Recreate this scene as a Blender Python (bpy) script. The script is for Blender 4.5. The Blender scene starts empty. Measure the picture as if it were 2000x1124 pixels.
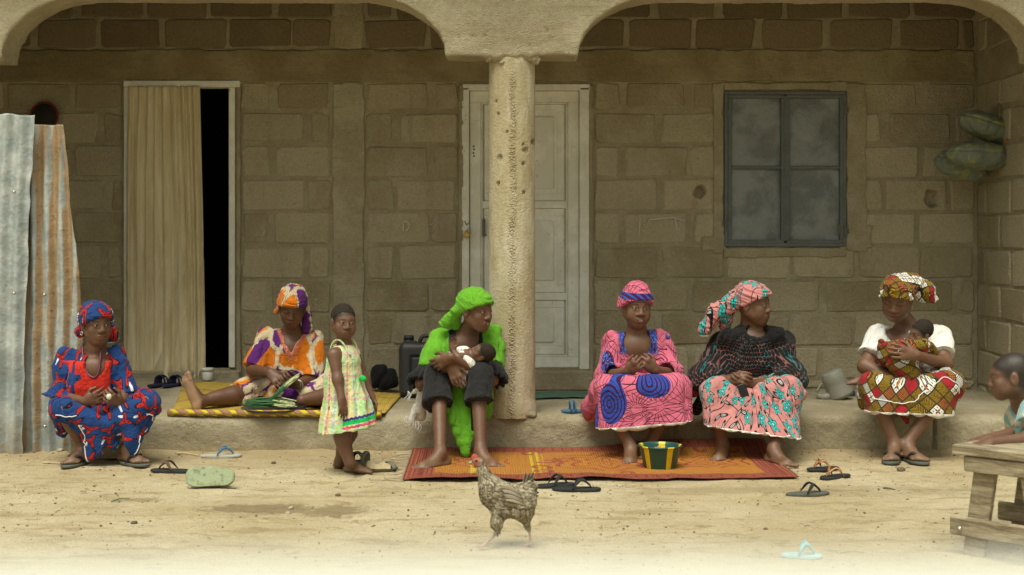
import bpy, math, random
import numpy as np
from math import radians, sin, cos, pi, sqrt
SC = bpy.context.scene
COL = SC.collection

# ------------------------------------------------------------ camera
FPX, HOR, CAMZ = 2600.0, 482.0, 1.284          # focal length in photo pixels, horizon row, camera height
cd = bpy.data.cameras.new('camera'); cam = bpy.data.objects.new('camera', cd); COL.objects.link(cam)
cam.location = (0, 0, CAMZ); cam.rotation_euler = (radians(90), 0, 0)
cd.sensor_width = 36; cd.lens = 36*FPX/2000; cd.shift_y = -(562-HOR)/2000
cd.clip_start = .05; cd.clip_end = 2000
cd.dof.use_dof = True; cd.dof.focus_distance = 8.25; cd.dof.aperture_fstop = cd.lens/14.0
SC.camera = cam

# ------------------------------------------------------------ sky, sun, exposure: flat bright overcast
SUN_EL, SUN_AZ = 66, 200      # degrees; azimuth measured clockwise from +Y (sun behind the camera, a little left)
w = bpy.data.worlds.new('World'); SC.world = w; w.use_nodes = True
wn = w.node_tree.nodes; wl = w.node_tree.links
sky = wn.new('ShaderNodeTexSky'); sky.sky_type = 'NISHITA'; sky.sun_disc = False
sky.sun_elevation = radians(SUN_EL); sky.sun_rotation = radians(SUN_AZ)
sky.air_density = 1.2; sky.dust_density = 6.0; sky.ozone_density = 1.0
hs = wn.new('ShaderNodeHueSaturation'); hs.inputs['Saturation'].default_value = .22
tint = wn.new('ShaderNodeMixRGB'); tint.blend_type = 'MULTIPLY'; tint.inputs[0].default_value = 1
tint.inputs[2].default_value = (.97, 1.0, .87, 1)      # cloud deck: no blue left in the light
bg = wn['Background']; bg.inputs[1].default_value = .062
wl.new(sky.outputs[0], hs.inputs['Color']); wl.new(hs.outputs[0], tint.inputs[1]); wl.new(tint.outputs[0], bg.inputs[0])
sd = bpy.data.lights.new('sun', 'SUN'); sun = bpy.data.objects.new('sun', sd); COL.objects.link(sun)
sd.energy = 1.5; sd.angle = radians(35); sd.color = (1, .962, .85)
sun.rotation_euler = (radians(90-SUN_EL), 0, radians(180-SUN_AZ)); sun.location = (-3, -6, 9)
vs = SC.view_settings; vs.view_transform = 'Standard'; vs.look = 'None'; vs.exposure = .92; vs.gamma = 1; vs.use_curve_mapping = False

# ------------------------------------------------------------ helpers
rng = np.random.default_rng(7)
def A(*v): return np.array(v, float)
def P(px, py, Y): return np.array([(px-1000)*Y/FPX, Y, CAMZ-(py-HOR)*Y/FPX])   # a measured picture point put at its own distance
def PZ(px, Y, z): return np.array([(px-1000)*Y/FPX, Y, z])
def gY(py, z=0.0): return FPX*(CAMZ-z)/(py-HOR)                                # distance of a point standing at height z
def nrm(v):
    v = np.asarray(v, float); return v/(np.linalg.norm(v)+1e-12)
def lerp(a, b, t): return a+(b-a)*t
def sst(e0, e1, x):
    t = np.clip((x-e0)/(e1-e0), 0, 1); return t*t*(3-2*t)

def noise3(p, seed=0):
    p = np.asarray(p, np.float32); fl = np.floor(p); f = p-fl; f = f*f*(3-2*f); i = fl.astype(np.int32).astype(np.uint32)
    with np.errstate(over='ignore'):
        ax = [(i[..., 0]+np.uint32(d))*np.uint32(374761393)+np.uint32((seed*1274126177) & 0xffffffff) for d in (0, 1)]
        ay = [(i[..., 1]+np.uint32(d))*np.uint32(668265263) for d in (0, 1)]; az = [(i[..., 2]+np.uint32(d))*np.uint32(2147483647) for d in (0, 1)]
        out = np.zeros(p.shape[:-1], np.float32)
        for dx in (0, 1):
            fx = f[..., 0] if dx else 1-f[..., 0]
            for dy in (0, 1):
                fxy = fx*(f[..., 1] if dy else 1-f[..., 1]); h0 = ax[dx]+ay[dy]
                for dz in (0, 1):
                    h = h0+az[dz]; h ^= h >> np.uint32(13); h *= np.uint32(1274126177); h ^= h >> np.uint32(16); h *= np.uint32(2246822519); h ^= h >> np.uint32(15)
                    out += fxy*(f[..., 2] if dz else 1-f[..., 2])*((h & np.uint32(0xffff)).astype(np.float32)*np.float32(1/65535.0))
    return out*2-1
def fbm(p, oct=4, seed=0, gain=.5):
    p = np.asarray(p, float); a, o, s = 1.0, 0, 0
    for k in range(oct):
        o = o+a*noise3(p*(2.03**k)+k*7.3, seed+k); s += a; a *= gain
    return o/s

# ------------------------------------------------------------ objects
def setp(o, label=None, cat=None, group=None, kind=None):
    if label: o['label'] = label
    if cat: o['category'] = cat
    if group: o['group'] = group
    if kind: o['kind'] = kind
    return o
def thing(name, loc, label, cat, group=None):
    o = bpy.data.objects.new(name, None); COL.objects.link(o); o.location = tuple(map(float, loc)); o.empty_display_size = .1
    return setp(o, label, cat, group)
def wloc(o):
    v = np.zeros(3)
    while o is not None:
        v = v+np.array(o.location); o = o.parent
    return v
def mk(name, V, F, mat, parent=None, smooth=True, attrs=None):
    V = np.asarray(V, float); off = wloc(parent) if parent is not None else np.zeros(3)
    me = bpy.data.meshes.new(name)
    if isinstance(F, np.ndarray):
        n = F.shape[1]; me.vertices.add(len(V)); me.vertices.foreach_set('co', (V-off).astype(np.float32).ravel())
        me.loops.add(F.size); me.loops.foreach_set('vertex_index', F.astype(np.int32).ravel())
        me.polygons.add(len(F)); me.polygons.foreach_set('loop_start', np.arange(0, F.size, n, dtype=np.int32))
        me.update(calc_edges=True)
    else:
        me.from_pydata([tuple(v) for v in (V-off)], [], F); me.update()
    if smooth: me.polygons.foreach_set('use_smooth', np.ones(len(me.polygons), bool))
    for k, a in (attrs or {}).items():
        a = np.asarray(a, np.float32)
        if a.ndim == 1:
            at = me.attributes.new(k, 'FLOAT', 'POINT'); at.data.foreach_set('value', a)
        else:
            at = me.attributes.new(k, 'FLOAT_VECTOR', 'POINT'); at.data.foreach_set('vector', a.ravel())
    if isinstance(mat, (list, tuple)):
        for m in mat: me.materials.append(m)
    elif mat is not None: me.materials.append(mat)
    o = bpy.data.objects.new(name, me); COL.objects.link(o)
    if parent is not None: o.parent = parent
    return o
def merge(parts):
    V, F, n = [], [], 0
    for v, f in parts:
        V.append(np.asarray(v, float)); F += [tuple(int(i)+n for i in q) for q in f]; n += len(v)
    return np.concatenate(V), F
def frame(d, up=(0, 0, 1)):
    d = nrm(d); u = np.asarray(up, float)
    if abs(np.dot(d, nrm(u))) > .98: u = A(0, 1, 0) if abs(d[1]) < .9 else A(1, 0, 0)
    s = nrm(np.cross(d, u)); return d, s, np.cross(s, d)
def box(c, size, rot=None, bev=0.0, jit=0.0):
    """bevelled box (24 vertices when bevelled)"""
    sx, sy, sz = [q/2 for q in size]; V = []; F = []
    if bev <= 0:
        for x in (-sx, sx):
            for y in (-sy, sy):
                for z in (-sz, sz): V.append((x, y, z))
        F = [(0, 1, 3, 2), (4, 6, 7, 5), (0, 4, 5, 1), (2, 3, 7, 6), (0, 2, 6, 4), (1, 5, 7, 3)]
    else:
        b = bev; idx = {}
        for ix in (-1, 1):
            for iy in (-1, 1):
                for iz in (-1, 1):
                    for a in range(3):
                        p = [ix*(sx-b), iy*(sy-b), iz*(sz-b)]; p[a] = [ix*sx, iy*sy, iz*sz][a]
                        idx[ix, iy, iz, a] = len(V); V.append(p)
        for a in range(3):
            o1, o2 = (a+1) % 3, (a+2) % 3
            for s in (-1, 1):
                q = []
                for t1, t2 in ((-1, -1), (1, -1), (1, 1), (-1, 1)):
                    k = [0, 0, 0]; k[a] = s; k[o1] = t1; k[o2] = t2; q.append(idx[k[0], k[1], k[2], a])
                F.append(tuple(q if s > 0 else q[::-1]))
            for s1 in (-1, 1):
                for s2 in (-1, 1):
                    q = []
                    for e, ax in ((-1, o1), (1, o1), (1, o2), (-1, o2)):
                        k = [0, 0, 0]; k[a] = e; k[o1] = s1; k[o2] = s2; q.append(idx[k[0], k[1], k[2], ax])
                    F.append(tuple(q if s1*s2 < 0 else q[::-1]))
        for ix in (-1, 1):
            for iy in (-1, 1):
                for iz in (-1, 1):
                    q = tuple(idx[ix, iy, iz, a] for a in range(3)); F.append(q if ix*iy*iz > 0 else q[::-1])
    V = np.array(V, float)
    if jit: V = V+rng.normal(0, jit, V.shape)
    if rot is not None: V = V @ np.asarray(rot, float).T
    return V+np.asarray(c, float), F
def rotz(a): return np.array([[cos(a), -sin(a), 0], [sin(a), cos(a), 0], [0, 0, 1.0]])
def rotx(a): return np.array([[1, 0, 0], [0, cos(a), -sin(a)], [0, sin(a), cos(a)]])
def roty(a): return np.array([[cos(a), 0, sin(a)], [0, 1, 0], [-sin(a), 0, cos(a)]])
def tube(pts, r, n=8, cap=True, up=(0, 0, 1), flat=1.0):
    pts = np.asarray(pts, float); m = len(pts); r = np.broadcast_to(np.asarray(r, float), (m,)); V = []; F = []
    pu = None
    for i in range(m):
        d = nrm(pts[min(i+1, m-1)]-pts[max(i-1, 0)])
        if pu is None: _, s, u = frame(d, up)
        else: s = nrm(np.cross(d, pu)); u = np.cross(s, d)
        pu = u
        for k in range(n):
            a = 2*pi*k/n; V.append(pts[i]+r[i]*(cos(a)*s+sin(a)*u*flat))
    for i in range(m-1):
        for k in range(n):
            F.append((i*n+k, i*n+(k+1) % n, (i+1)*n+(k+1) % n, (i+1)*n+k))
    if cap: F.append(tuple(range(n))[::-1]); F.append(tuple((m-1)*n+k for k in range(n)))
    return np.array(V), F
def lathe(prof, n=40, c=(0, 0, 0), rot=None):
    prof = np.asarray(prof, float); V = []; F = []; m = len(prof)
    for r, z in prof:
        for k in range(n):
            a = 2*pi*k/n; V.append((r*cos(a), r*sin(a), z))
    for i in range(m-1):
        for k in range(n): F.append((i*n+k, i*n+(k+1) % n, (i+1)*n+(k+1) % n, (i+1)*n+k))
    V = np.array(V)
    if rot is not None: V = V @ np.asarray(rot).T
    return V+np.asarray(c, float), F
def spline(pts, n):
    """Catmull-Rom through the points"""
    pts = np.asarray(pts, float); m = len(pts)
    q = np.vstack([2*pts[0]-pts[1], pts, 2*pts[-1]-pts[-2]]); t = np.linspace(0, m-1-1e-9, n); i = t.astype(int); f = (t-i)[:, None]
    a, b, c, d = q[i], q[i+1], q[i+2], q[i+3]
    return .5*(2*b+(c-a)*f+(2*a-5*b+4*c-d)*f**2+(3*b-a-3*c+d)*f**3)
def gridfaces(nu, nv, wrapu=False):
    i, j = np.meshgrid(np.arange(nu if wrapu else nu-1), np.arange(nv-1), indexing='ij'); i2 = (i+1) % nu
    return np.stack([i*nv+j, i2*nv+j, i2*nv+j+1, i*nv+j+1], -1).reshape(-1, 4)

# ------------------------------------------------------------ signed-distance modelling: soft unions meshed with surface nets
class SDF:
    def __init__(s): s.ops = []
    def add(s, fn, lo, hi, k=.01, op='+'): s.ops.append((fn, np.asarray(lo, float), np.asarray(hi, float), k, op)); return s
    def cone(s, a, b, r1, r2=None, k=.01, op='+', flat=None, cutb=None, cuta=None):
        """tapered limb from a to b; flat=(axis, factor) squeezes the section; cutb/cuta slice the round end flat"""
        a = np.asarray(a, np.float32); b = np.asarray(b, np.float32); r2 = r1 if r2 is None else r2; ba = b-a; L2 = ba@ba+1e-12; L = sqrt(L2)
        if flat is not None: ax = nrm(flat[0]).astype(np.float32); fl = flat[1]
        def fn(p):
            q = p-a; h = np.clip(q@ba/L2, 0, 1); q = q-h[..., None]*ba
            if flat is not None: q = q+ax*((q@ax)*(1/fl-1))[..., None]
            d = np.sqrt(np.einsum('...i,...i', q, q))-(r1+(r2-r1)*h)
            if flat is not None: d = d*min(1, fl)
            if cutb is not None: d = np.maximum(d, ((p-b)@ba)/L-cutb)
            if cuta is not None: d = np.maximum(d, -((p-a)@ba)/L-cuta)
            return d
        R = max(r1, r2); return s.add(fn, np.minimum(a, b)-R, np.maximum(a, b)+R, k, op)
    def ell(s, c, rad, M=None, k=.01, op='+'):
        c = np.asarray(c, np.float32); rad = np.asarray(rad, np.float32); M = (np.eye(3) if M is None else np.asarray(M)).astype(np.float32)
        def fn(p):
            q = (p-c)@M; q1 = q/rad; k0 = np.sqrt(np.einsum('...i,...i', q1, q1)); q1 = q1/rad; k1 = np.sqrt(np.einsum('...i,...i', q1, q1))
            return k0*(k0-1)/np.maximum(k1, 1e-9)
        e = np.sqrt(((M*rad)**2).sum(1)); return s.add(fn, c-e, c+e, k, op)
    def box(s, c, half, M=None, r=.01, k=.01, op='+'):
        c = np.asarray(c, float); half = np.asarray(half, float)-r; M = np.eye(3) if M is None else np.asarray(M, float)
        def fn(p):
            q = np.abs((p-c)@M)-half
            return np.sqrt((np.maximum(q, 0)**2).sum(-1))+np.minimum(q.max(-1), 0)-r
        e = np.abs(M)@(half+r); return s.add(fn, c-e, c+e, k, op)
    def plane(s, pt, n, k=.0):
        """keep the side opposite to n"""
        pt = np.asarray(pt, float); n = nrm(n)
        return s.add(lambda p: (p-pt)@n, A(-9, -9, -9), A(99, 99, 99), k, '&')
    def fun(s, fn, lo, hi, k=.01, op='+'): return s.add(fn, lo, hi, k, op)
    def mesh(s, h=.005, lo=None, hi=None, smooth=0):
        adds = [o for o in s.ops if o[4] == '+']
        l = np.min([o[1] for o in adds], 0)-4*h if lo is None else np.asarray(lo, float)
        u = np.max([o[2] for o in adds], 0)+4*h if hi is None else np.asarray(hi, float)
        n = np.ceil((u-l)/h).astype(int)+1
        D = np.full(n, 1.0, np.float32)
        for fn, a, b, k, op in s.ops:
            m = k+3*h
            i0 = np.clip(np.floor((a-m-l)/h).astype(int), 0, n); i1 = np.clip(np.ceil((b+m-l)/h).astype(int)+1, 0, n)
            if (i1 <= i0).any(): continue
            sl = tuple(slice(x, y) for x, y in zip(i0, i1))
            g = np.stack(np.meshgrid(*[(l[t]+h*np.arange(i0[t], i1[t])).astype(np.float32) for t in range(3)], indexing='ij'), -1)
            e = fn(g).astype(np.float32); d = D[sl]
            if op == '+':
                r = np.minimum(d, e)
                if k > 0: r = r-np.maximum(k-np.abs(d-e), 0)**2/(4*k)
            else:
                if op == '-': e = -e
                r = np.maximum(d, e)
                if k > 0: r = r+np.maximum(k-np.abs(d-e), 0)**2/(4*k)
            D[sl] = r
        V, F = surfnet(D, l, h)
        for _ in range(smooth): V = lapl(V, F)
        return V, F
def surfnet(D, l, h):
    S = D < 0; n = np.array(D.shape)
    cnt = np.zeros(n-1, np.uint8)
    for dx in (0, 1):
        for dy in (0, 1):
            for dz in (0, 1): cnt += S[dx:n[0]-1+dx, dy:n[1]-1+dy, dz:n[2]-1+dz]
    act = np.argwhere((cnt > 0) & (cnt < 8)); N = len(act)
    idx = np.full(n-1, -1, np.int32); idx[tuple(act.T)] = np.arange(N)
    corner = [(dx, dy, dz) for dx in (0, 1) for dy in (0, 1) for dz in (0, 1)]
    val = np.stack([D[act[:, 0]+c[0], act[:, 1]+c[1], act[:, 2]+c[2]] for c in corner], 1)
    acc = np.zeros((N, 3)); num = np.zeros(N)
    for i, c in enumerate(corner):
        for j, d in enumerate(corner):
            if j > i and sum(abs(x-y) for x, y in zip(c, d)) == 1:
                a, b = val[:, i], val[:, j]; m = (a < 0) != (b < 0); t = np.where(m, a/np.where(m, a-b, 1), 0)
                acc += np.where(m[:, None], np.array(c)+t[:, None]*(np.array(d)-np.array(c)), 0); num += m
    V = l+h*(act+acc/np.maximum(num, 1)[:, None])
    F = []
    for ax in range(3):
        o1, o2 = (ax+1) % 3, (ax+2) % 3
        a = [slice(None)]*3; b = [slice(None)]*3; a[ax] = slice(0, n[ax]-1); b[ax] = slice(1, n[ax])
        for o in (o1, o2): a[o] = slice(1, n[o]-1); b[o] = slice(1, n[o]-1)
        sa, sb = S[tuple(a)], S[tuple(b)]
        e = np.argwhere(sa != sb)
        if not len(e): continue
        neg = sa[tuple(e.T)]; base = e.copy(); base[:, o1] += 1; base[:, o2] += 1
        def cell(k1, k2):
            q = base.copy(); q[:, o1] -= k1; q[:, o2] -= k2; return idx[tuple(q.T)]
        quad = np.stack([cell(1, 1), cell(0, 1), cell(0, 0), cell(1, 0)], 1)
        quad[~neg] = quad[~neg][:, ::-1]; F.append(quad)
    return V, np.concatenate(F)
def lapl(V, F, w=.5):
    acc = np.zeros_like(V); num = np.zeros(len(V))
    for i in range(4):
        for j in (1, 3):
            t = F[:, (i+j) % 4]; num += np.bincount(F[:, i], minlength=len(V))
            for c in range(3): acc[:, c] += np.bincount(F[:, i], V[t, c], len(V))
    return V*(1-w)+w*acc/np.maximum(num, 1)[:, None]
def vnormals(V, F):
    nf = np.cross(V[F[:, 2]]-V[F[:, 0]], V[F[:, 3]]-V[F[:, 1]]); N = np.zeros_like(V)
    for i in range(4):
        for c in range(3): N[:, c] += np.bincount(F[:, i], nf[:, c], len(V))
    return N/(np.linalg.norm(N, axis=1)[:, None]+1e-12)

# ------------------------------------------------------------ node materials written as arithmetic
class S:
    nt = None
    def __init__(s, sock): s.s = sock
    @staticmethod
    def m(op, *a, clamp=False):
        n = S.nt.nodes.new('ShaderNodeMath'); n.operation = op; n.use_clamp = clamp
        for i, v in enumerate(a): S.put(n.inputs[i], v)
        return S(n.outputs[0])
    @staticmethod
    def put(inp, v):
        if isinstance(v, S): S.nt.links.new(v.s, inp)
        elif isinstance(v, (tuple, list)): inp.default_value = tuple(v)+((1,) if inp.type == 'RGBA' and len(v) == 3 else ())
        else: inp.default_value = v
    def __add__(a, b): return S.m('ADD', a, b)
    __radd__ = __add__
    def __sub__(a, b): return S.m('SUBTRACT', a, b)
    def __rsub__(a, b): return S.m('SUBTRACT', b, a)
    def __mul__(a, b): return S.m('MULTIPLY', a, b)
    __rmul__ = __mul__
    def __truediv__(a, b): return S.m('DIVIDE', a, b)
    def __neg__(a): return S.m('MULTIPLY', a, -1.0)
    def __lt__(a, b): return S.m('LESS_THAN', a, b)
    def __gt__(a, b): return S.m('GREATER_THAN', a, b)
    def __pow__(a, b): return S.m('POWER', a, b)
    def sin(a): return S.m('SINE', a)
    def cos(a): return S.m('COSINE', a)
    def abs(a): return S.m('ABSOLUTE', a)
    def fr(a): return S.m('FRACT', a)
    def fl(a): return S.m('FLOOR', a)
    def sqrt(a): return S.m('SQRT', a)
    def min(a, b): return S.m('MINIMUM', a, b)
    def max(a, b): return S.m('MAXIMUM', a, b)
    def inv(a): return S.m('SUBTRACT', 1.0, a)
    def ss(a, e0, e1):
        n = S.nt.nodes.new('ShaderNodeMapRange'); n.interpolation_type = 'SMOOTHSTEP'
        S.put(n.inputs[0], a); n.inputs[1].default_value = e0; n.inputs[2].default_value = e1
        if e0 > e1: n.inputs[1].default_value, n.inputs[2].default_value = e1, e0; n.inputs[3].default_value, n.inputs[4].default_value = 1, 0
        return S(n.outputs[0])
def atan2(a, b): return S.m('ARCTAN2', a, b)
def xyz(v):
    n = S.nt.nodes.new('ShaderNodeSeparateXYZ'); S.put(n.inputs[0], v); return [S(o) for o in n.outputs]
def vec(x, y, z=0.0):
    n = S.nt.nodes.new('ShaderNodeCombineXYZ')
    for i, v in enumerate((x, y, z)): S.put(n.inputs[i], v)
    return S(n.outputs[0])
def vmul(v, f):
    n = S.nt.nodes.new('ShaderNodeVectorMath'); n.operation = 'MULTIPLY'; S.put(n.inputs[0], v); n.inputs[1].default_value = f if isinstance(f, tuple) else (f, f, f); return S(n.outputs[0])
def vadd(v, w_):
    n = S.nt.nodes.new('ShaderNodeVectorMath'); n.operation = 'ADD'; S.put(n.inputs[0], v); S.put(n.inputs[1], w_); return S(n.outputs[0])
def coord(kind='Object'):
    n = S.nt.nodes.new('ShaderNodeTexCoord'); return S(n.outputs[kind])
def wpos():
    n = S.nt.nodes.new('ShaderNodeNewGeometry'); return S(n.outputs['Position'])
def attr(name, out='Vector'):
    n = S.nt.nodes.new('ShaderNodeAttribute'); n.attribute_name = name; return S(n.outputs[out])
def orand():
    n = S.nt.nodes.new('ShaderNodeObjectInfo'); return S(n.outputs['Random'])
def tnoise(v, scale=5, detail=4, rough=.55, dist=0.0, out=0):
    n = S.nt.nodes.new('ShaderNodeTexNoise'); S.put(n.inputs['Vector'], v); n.inputs['Scale'].default_value = scale
    n.inputs['Detail'].default_value = detail; n.inputs['Roughness'].default_value = rough; n.inputs['Distortion'].default_value = dist
    return S(n.outputs[out])
def tvor(v, scale=5, feature='F1', rnd=1.0, dims='3D'):
    n = S.nt.nodes.new('ShaderNodeTexVoronoi'); n.voronoi_dimensions = dims; n.feature = feature; S.put(n.inputs['Vector'], v)
    n.inputs['Scale'].default_value = scale; n.inputs['Randomness'].default_value = rnd
    return n
def mix(f, a, b):
    n = S.nt.nodes.new('ShaderNodeMix'); n.data_type = 'RGBA'; S.put(n.inputs[0], f); S.put(n.inputs[6], a); S.put(n.inputs[7], b); return S(n.outputs[2])
def mulc(a, f):
    n = S.nt.nodes.new('ShaderNodeMix'); n.data_type = 'RGBA'; n.blend_type = 'MULTIPLY'; n.inputs[0].default_value = 1
    S.put(n.inputs[6], a); S.put(n.inputs[7], vec(f, f, f) if isinstance(f, S) else (f if isinstance(f, tuple) else (f, f, f))); return S(n.outputs[2])
def material(name, build, rough=.85, spec=.3, bump=None):
    """build() returns colour or (colour, height, bump distance[, roughness])"""
    m = bpy.data.materials.new(name); m.use_nodes = True; S.nt = m.node_tree; b = m.node_tree.nodes['Principled BSDF']
    b.inputs['Specular IOR Level'].default_value = spec; b.inputs['Roughness'].default_value = rough
    r = build(); r = r if isinstance(r, tuple) and len(r) in (2, 3, 4) and isinstance(r[1], (S, type(None))) else (r,)
    S.put(b.inputs['Base Color'], r[0])
    if len(r) > 1 and r[1] is not None:
        bn = m.node_tree.nodes.new('ShaderNodeBump'); bn.inputs['Distance'].default_value = r[2]; bn.inputs['Strength'].default_value = 1
        S.put(bn.inputs['Height'], r[1]); m.node_tree.links.new(bn.outputs[0], b.inputs['Normal'])
    if len(r) > 3: S.put(b.inputs['Roughness'], r[3])
    return m
def plain(name, c, rough=.7, spec=.3, var=.12, scale=30, bumpd=.002, metal=0):
    def f():
        p = coord('Object'); n = tnoise(p, scale, 5, .6); n2 = tnoise(p, scale*.2, 3)
        return mulc(tuple(c), (n-.5)*(2*var)+(n2-.5)*(2*var)+1.0), n, bumpd
    m = material(name, f, rough, spec)
    m.node_tree.nodes['Principled BSDF'].inputs['Metallic'].default_value = metal
    return m
# ============================================================ materials of the place
def m_block():
    p = wpos(); o = orand(); n = tnoise(p, 3.0, 5, .6); f = tnoise(p, 45, 4, .7); g = tnoise(p, 170, 2, .6); st = tnoise(vmul(p, (9, 9, 1.6)), 1.0, 4, .6)
    c = mix(o, (.315, .262, .160), (.50, .44, .305))
    c = mix(n.ss(.45, .72), c, (.43, .378, .255)); c = mix((st.ss(.55, .75))*.4, c, (.27, .215, .13))
    big = tnoise(p, .9, 5, .65); c = mix(big.ss(.50, .68)*.55, c, (.50, .45, .33)); c = mix(big.ss(.46, .32)*.45, c, (.245, .185, .105)); sc_ = tnoise(vmul(p, (14, 14, 14)), 1.0, 6, .75); c = mix(sc_.ss(.60, .68)*.45, c, (.52, .47, .35)); c = mix(sc_.ss(.36, .30)*.6, c, (.19, .135, .07))
    c = mulc(c, .58+f*.50+g*.36)
    c = mix((f.ss(.66, .72))*.5, c, (.17, .12, .065))
    return c, f*1.0+g*.6+n*.6+S(tvor(p, 60).outputs['Distance'])*.4, .011
M_block = material('sandcrete_block', m_block, .95, .1)
def m_block_shaded():  # brown top-course block, shade under the roof also put into its colour
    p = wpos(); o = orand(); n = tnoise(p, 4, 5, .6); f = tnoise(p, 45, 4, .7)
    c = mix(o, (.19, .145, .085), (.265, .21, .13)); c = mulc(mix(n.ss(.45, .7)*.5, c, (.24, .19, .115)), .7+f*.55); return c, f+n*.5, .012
M_block_shaded = material('dark_brown_shaded_block', m_block_shaded, .95, .1)
def m_band():  # brownish band, darkened further to paint in the upper wall's shade
    p = wpos(); n = tnoise(p, 3, 6, .6); f = tnoise(p, 38, 5, .72); g = tnoise(vmul(p, (3, 3, 22)), 1.0, 4, .65)
    return mulc(mix(n.ss(.38, .66), (.245, .195, .105), (.33, .28, .165)), .66+f*.5+g*.2), f*.8+g*.5, .014
M_band = material('brown_shaded_ring_beam', m_band, .93, .15)
def m_mortar():
    p = wpos(); n = tnoise(p, 5, 5, .6); f = tnoise(p, 60, 4, .7)
    c = mix(n.ss(.4, .65), (.355, .308, .20), (.43, .38, .262)); c = mulc(c, .66+f*.58)
    return c, f+n, .012
M_mortar = material('joint_mortar', m_mortar, .95, .1)
def m_render():
    p = wpos(); n = tnoise(p, 2.2, 6, .6); f = tnoise(p, 38, 5, .72); g = tnoise(vmul(p, (3, 3, 26)), 1.0, 4, .65); v = S(tvor(p, 120).outputs['Distance'])
    c = mix(n.ss(.38, .66), (.41, .355, .235), (.52, .465, .325)); c = mix(g.ss(.55, .72)*.5, c, (.33, .275, .17)); c = mulc(c, .64+f*.62)
    c = mix(f.ss(.68, .76)*.6, c, (.22, .16, .08))
    return c, f*.8+g*.5+v*.4, .014
M_cement = material('cement_render', m_render, .93, .15)
def m_column():
    p = wpos(); pit = attr('pit', 'Fac'); n = tnoise(vmul(p, (6, 6, 2.2)), 1.0, 5, .65); f = tnoise(p, 55, 5, .7); v = tvor(p, 85)
    c = mix(n.ss(.40, .62), (.47, .40, .245), (.60, .54, .39)); c = mix(f.ss(.56, .68)*.55, c, (.37, .275, .135))
    c = mix(pit*((tnoise(p, 110, 3, .7)).ss(.42, .56))*.6, c, (.33, .245, .14)); c = mulc(c, .74+f*.46)
    return c, f*.7+S(v.outputs['Distance'])*pit*1.2, .014
M_column = material('weathered_limewash', m_column, .9, .15)
def m_floor():
    p = wpos(); n = tnoise(p, 2.6, 6, .62); f = tnoise(p, 42, 5, .74); g = tnoise(p, 190, 2, .6); _, _, z = xyz(p)
    c = mix(n.ss(.36, .66), (.36, .305, .195), (.475, .415, .285)); c = mix((z.ss(.05, .0))*.6, c, (.40, .315, .17)); c = mulc(c, .66+f*.5+g*.16)
    c = mix(f.ss(.66, .74)*.55, c, (.19, .14, .07))
    return c, f+g*.35+n*.5, .020
M_floor = material('veranda_cement', m_floor, .95, .1)
def m_ground():
    p = wpos(); x, y, z = xyz(p); n = tnoise(p, 1.1, 6, .6); f = tnoise(p, 22, 6, .72); g = tnoise(p, 120, 3, .65); st = tnoise(vmul(p, (2.2, 9, 9)), 1.0, 5, .62)
    c = mix(n.ss(.36, .64), (.52, .428, .255), (.625, .535, .35)); c = mix(st.ss(.50, .66)*.6, c, (.37, .275, .145)); c = mix(f.ss(.58, .70)*.5, c, (.33, .23, .11))
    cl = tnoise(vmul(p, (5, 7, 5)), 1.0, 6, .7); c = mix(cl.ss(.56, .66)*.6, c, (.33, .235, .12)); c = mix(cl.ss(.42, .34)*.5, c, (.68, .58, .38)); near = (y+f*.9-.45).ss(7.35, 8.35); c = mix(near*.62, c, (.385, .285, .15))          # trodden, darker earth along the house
    # damp patches left by spilled water
    def spot(cx, cy, rx, ry): return ((((x-cx)/rx)**2.0+((y-cy)/ry)**2.0).sqrt()+(f-.5)*2.2+(n-.5)*1.6).ss(1.2, .7)
    d = spot(-1.20, 6.52, .27, .10).max(spot(-.86, 6.47, .16, .14)).max(spot(-1.92, 6.74, .15, .06)*.65).max(spot(1.25, 7.05, .5, .09)*.45).max(spot(2.05, 7.05, .5, .16)*.4)
    c = mix(d*.7, c, (.235, .175, .095)); c = mulc(c, .62+g*.62+f*.14)
    sp = S(tvor(p, 75).outputs['Distance']); c = mix((sp.ss(.20, .10))*(f.ss(.42, .56))*.85, c, (.20, .13, .065))
    return c, f*1.0+g*.5, .022
M_ground = material('sandy_earth', m_ground, 1.0, .05)
def m_paint():
    p = wpos(); n = tnoise(p, 6, 6, .65); f = tnoise(vmul(p, (26, 26, 5)), 1.0, 5, .7); ch = tnoise(p, 34, 5, .7)
    c = mix(n.ss(.42, .66), (.72, .71, .61), (.84, .84, .76)); c = mix(f.ss(.58, .74)*.45, c, (.46, .43, .31)); c = mix(ch.ss(.66, .70)*.8, c, (.20, .17, .115))
    return c, f*.5-ch.ss(.66, .70), .004
M_paint = material('chipped_cream_paint', m_paint, .6, .35)
def m_shutter():
    p = wpos(); n = tnoise(vadd(p, vec(orand()*9, 0.0, 0.0)), 4.5, 5, .6, .2); f = tnoise(p, 130, 3, .7); g = tnoise(p, 28, 5, .7)
    c = mix(n.ss(.40, .60), (.145, .156, .150), (.235, .258, .252)); c = mix(g.ss(.58, .72)*.5, c, (.13, .115, .09)); c = mix(f.ss(.64, .70)*.7, c, (.45, .48, .46))
    return c, n*1.5+g*.2, .02
M_shutter = material('dusty_sheet_metal', m_shutter, .48, .5)
M_steel = plain('grey_painted_steel', (.12, .135, .132), .6, .4, .3, 25)
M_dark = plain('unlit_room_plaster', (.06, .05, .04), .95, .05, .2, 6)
M_wood = None
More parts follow.
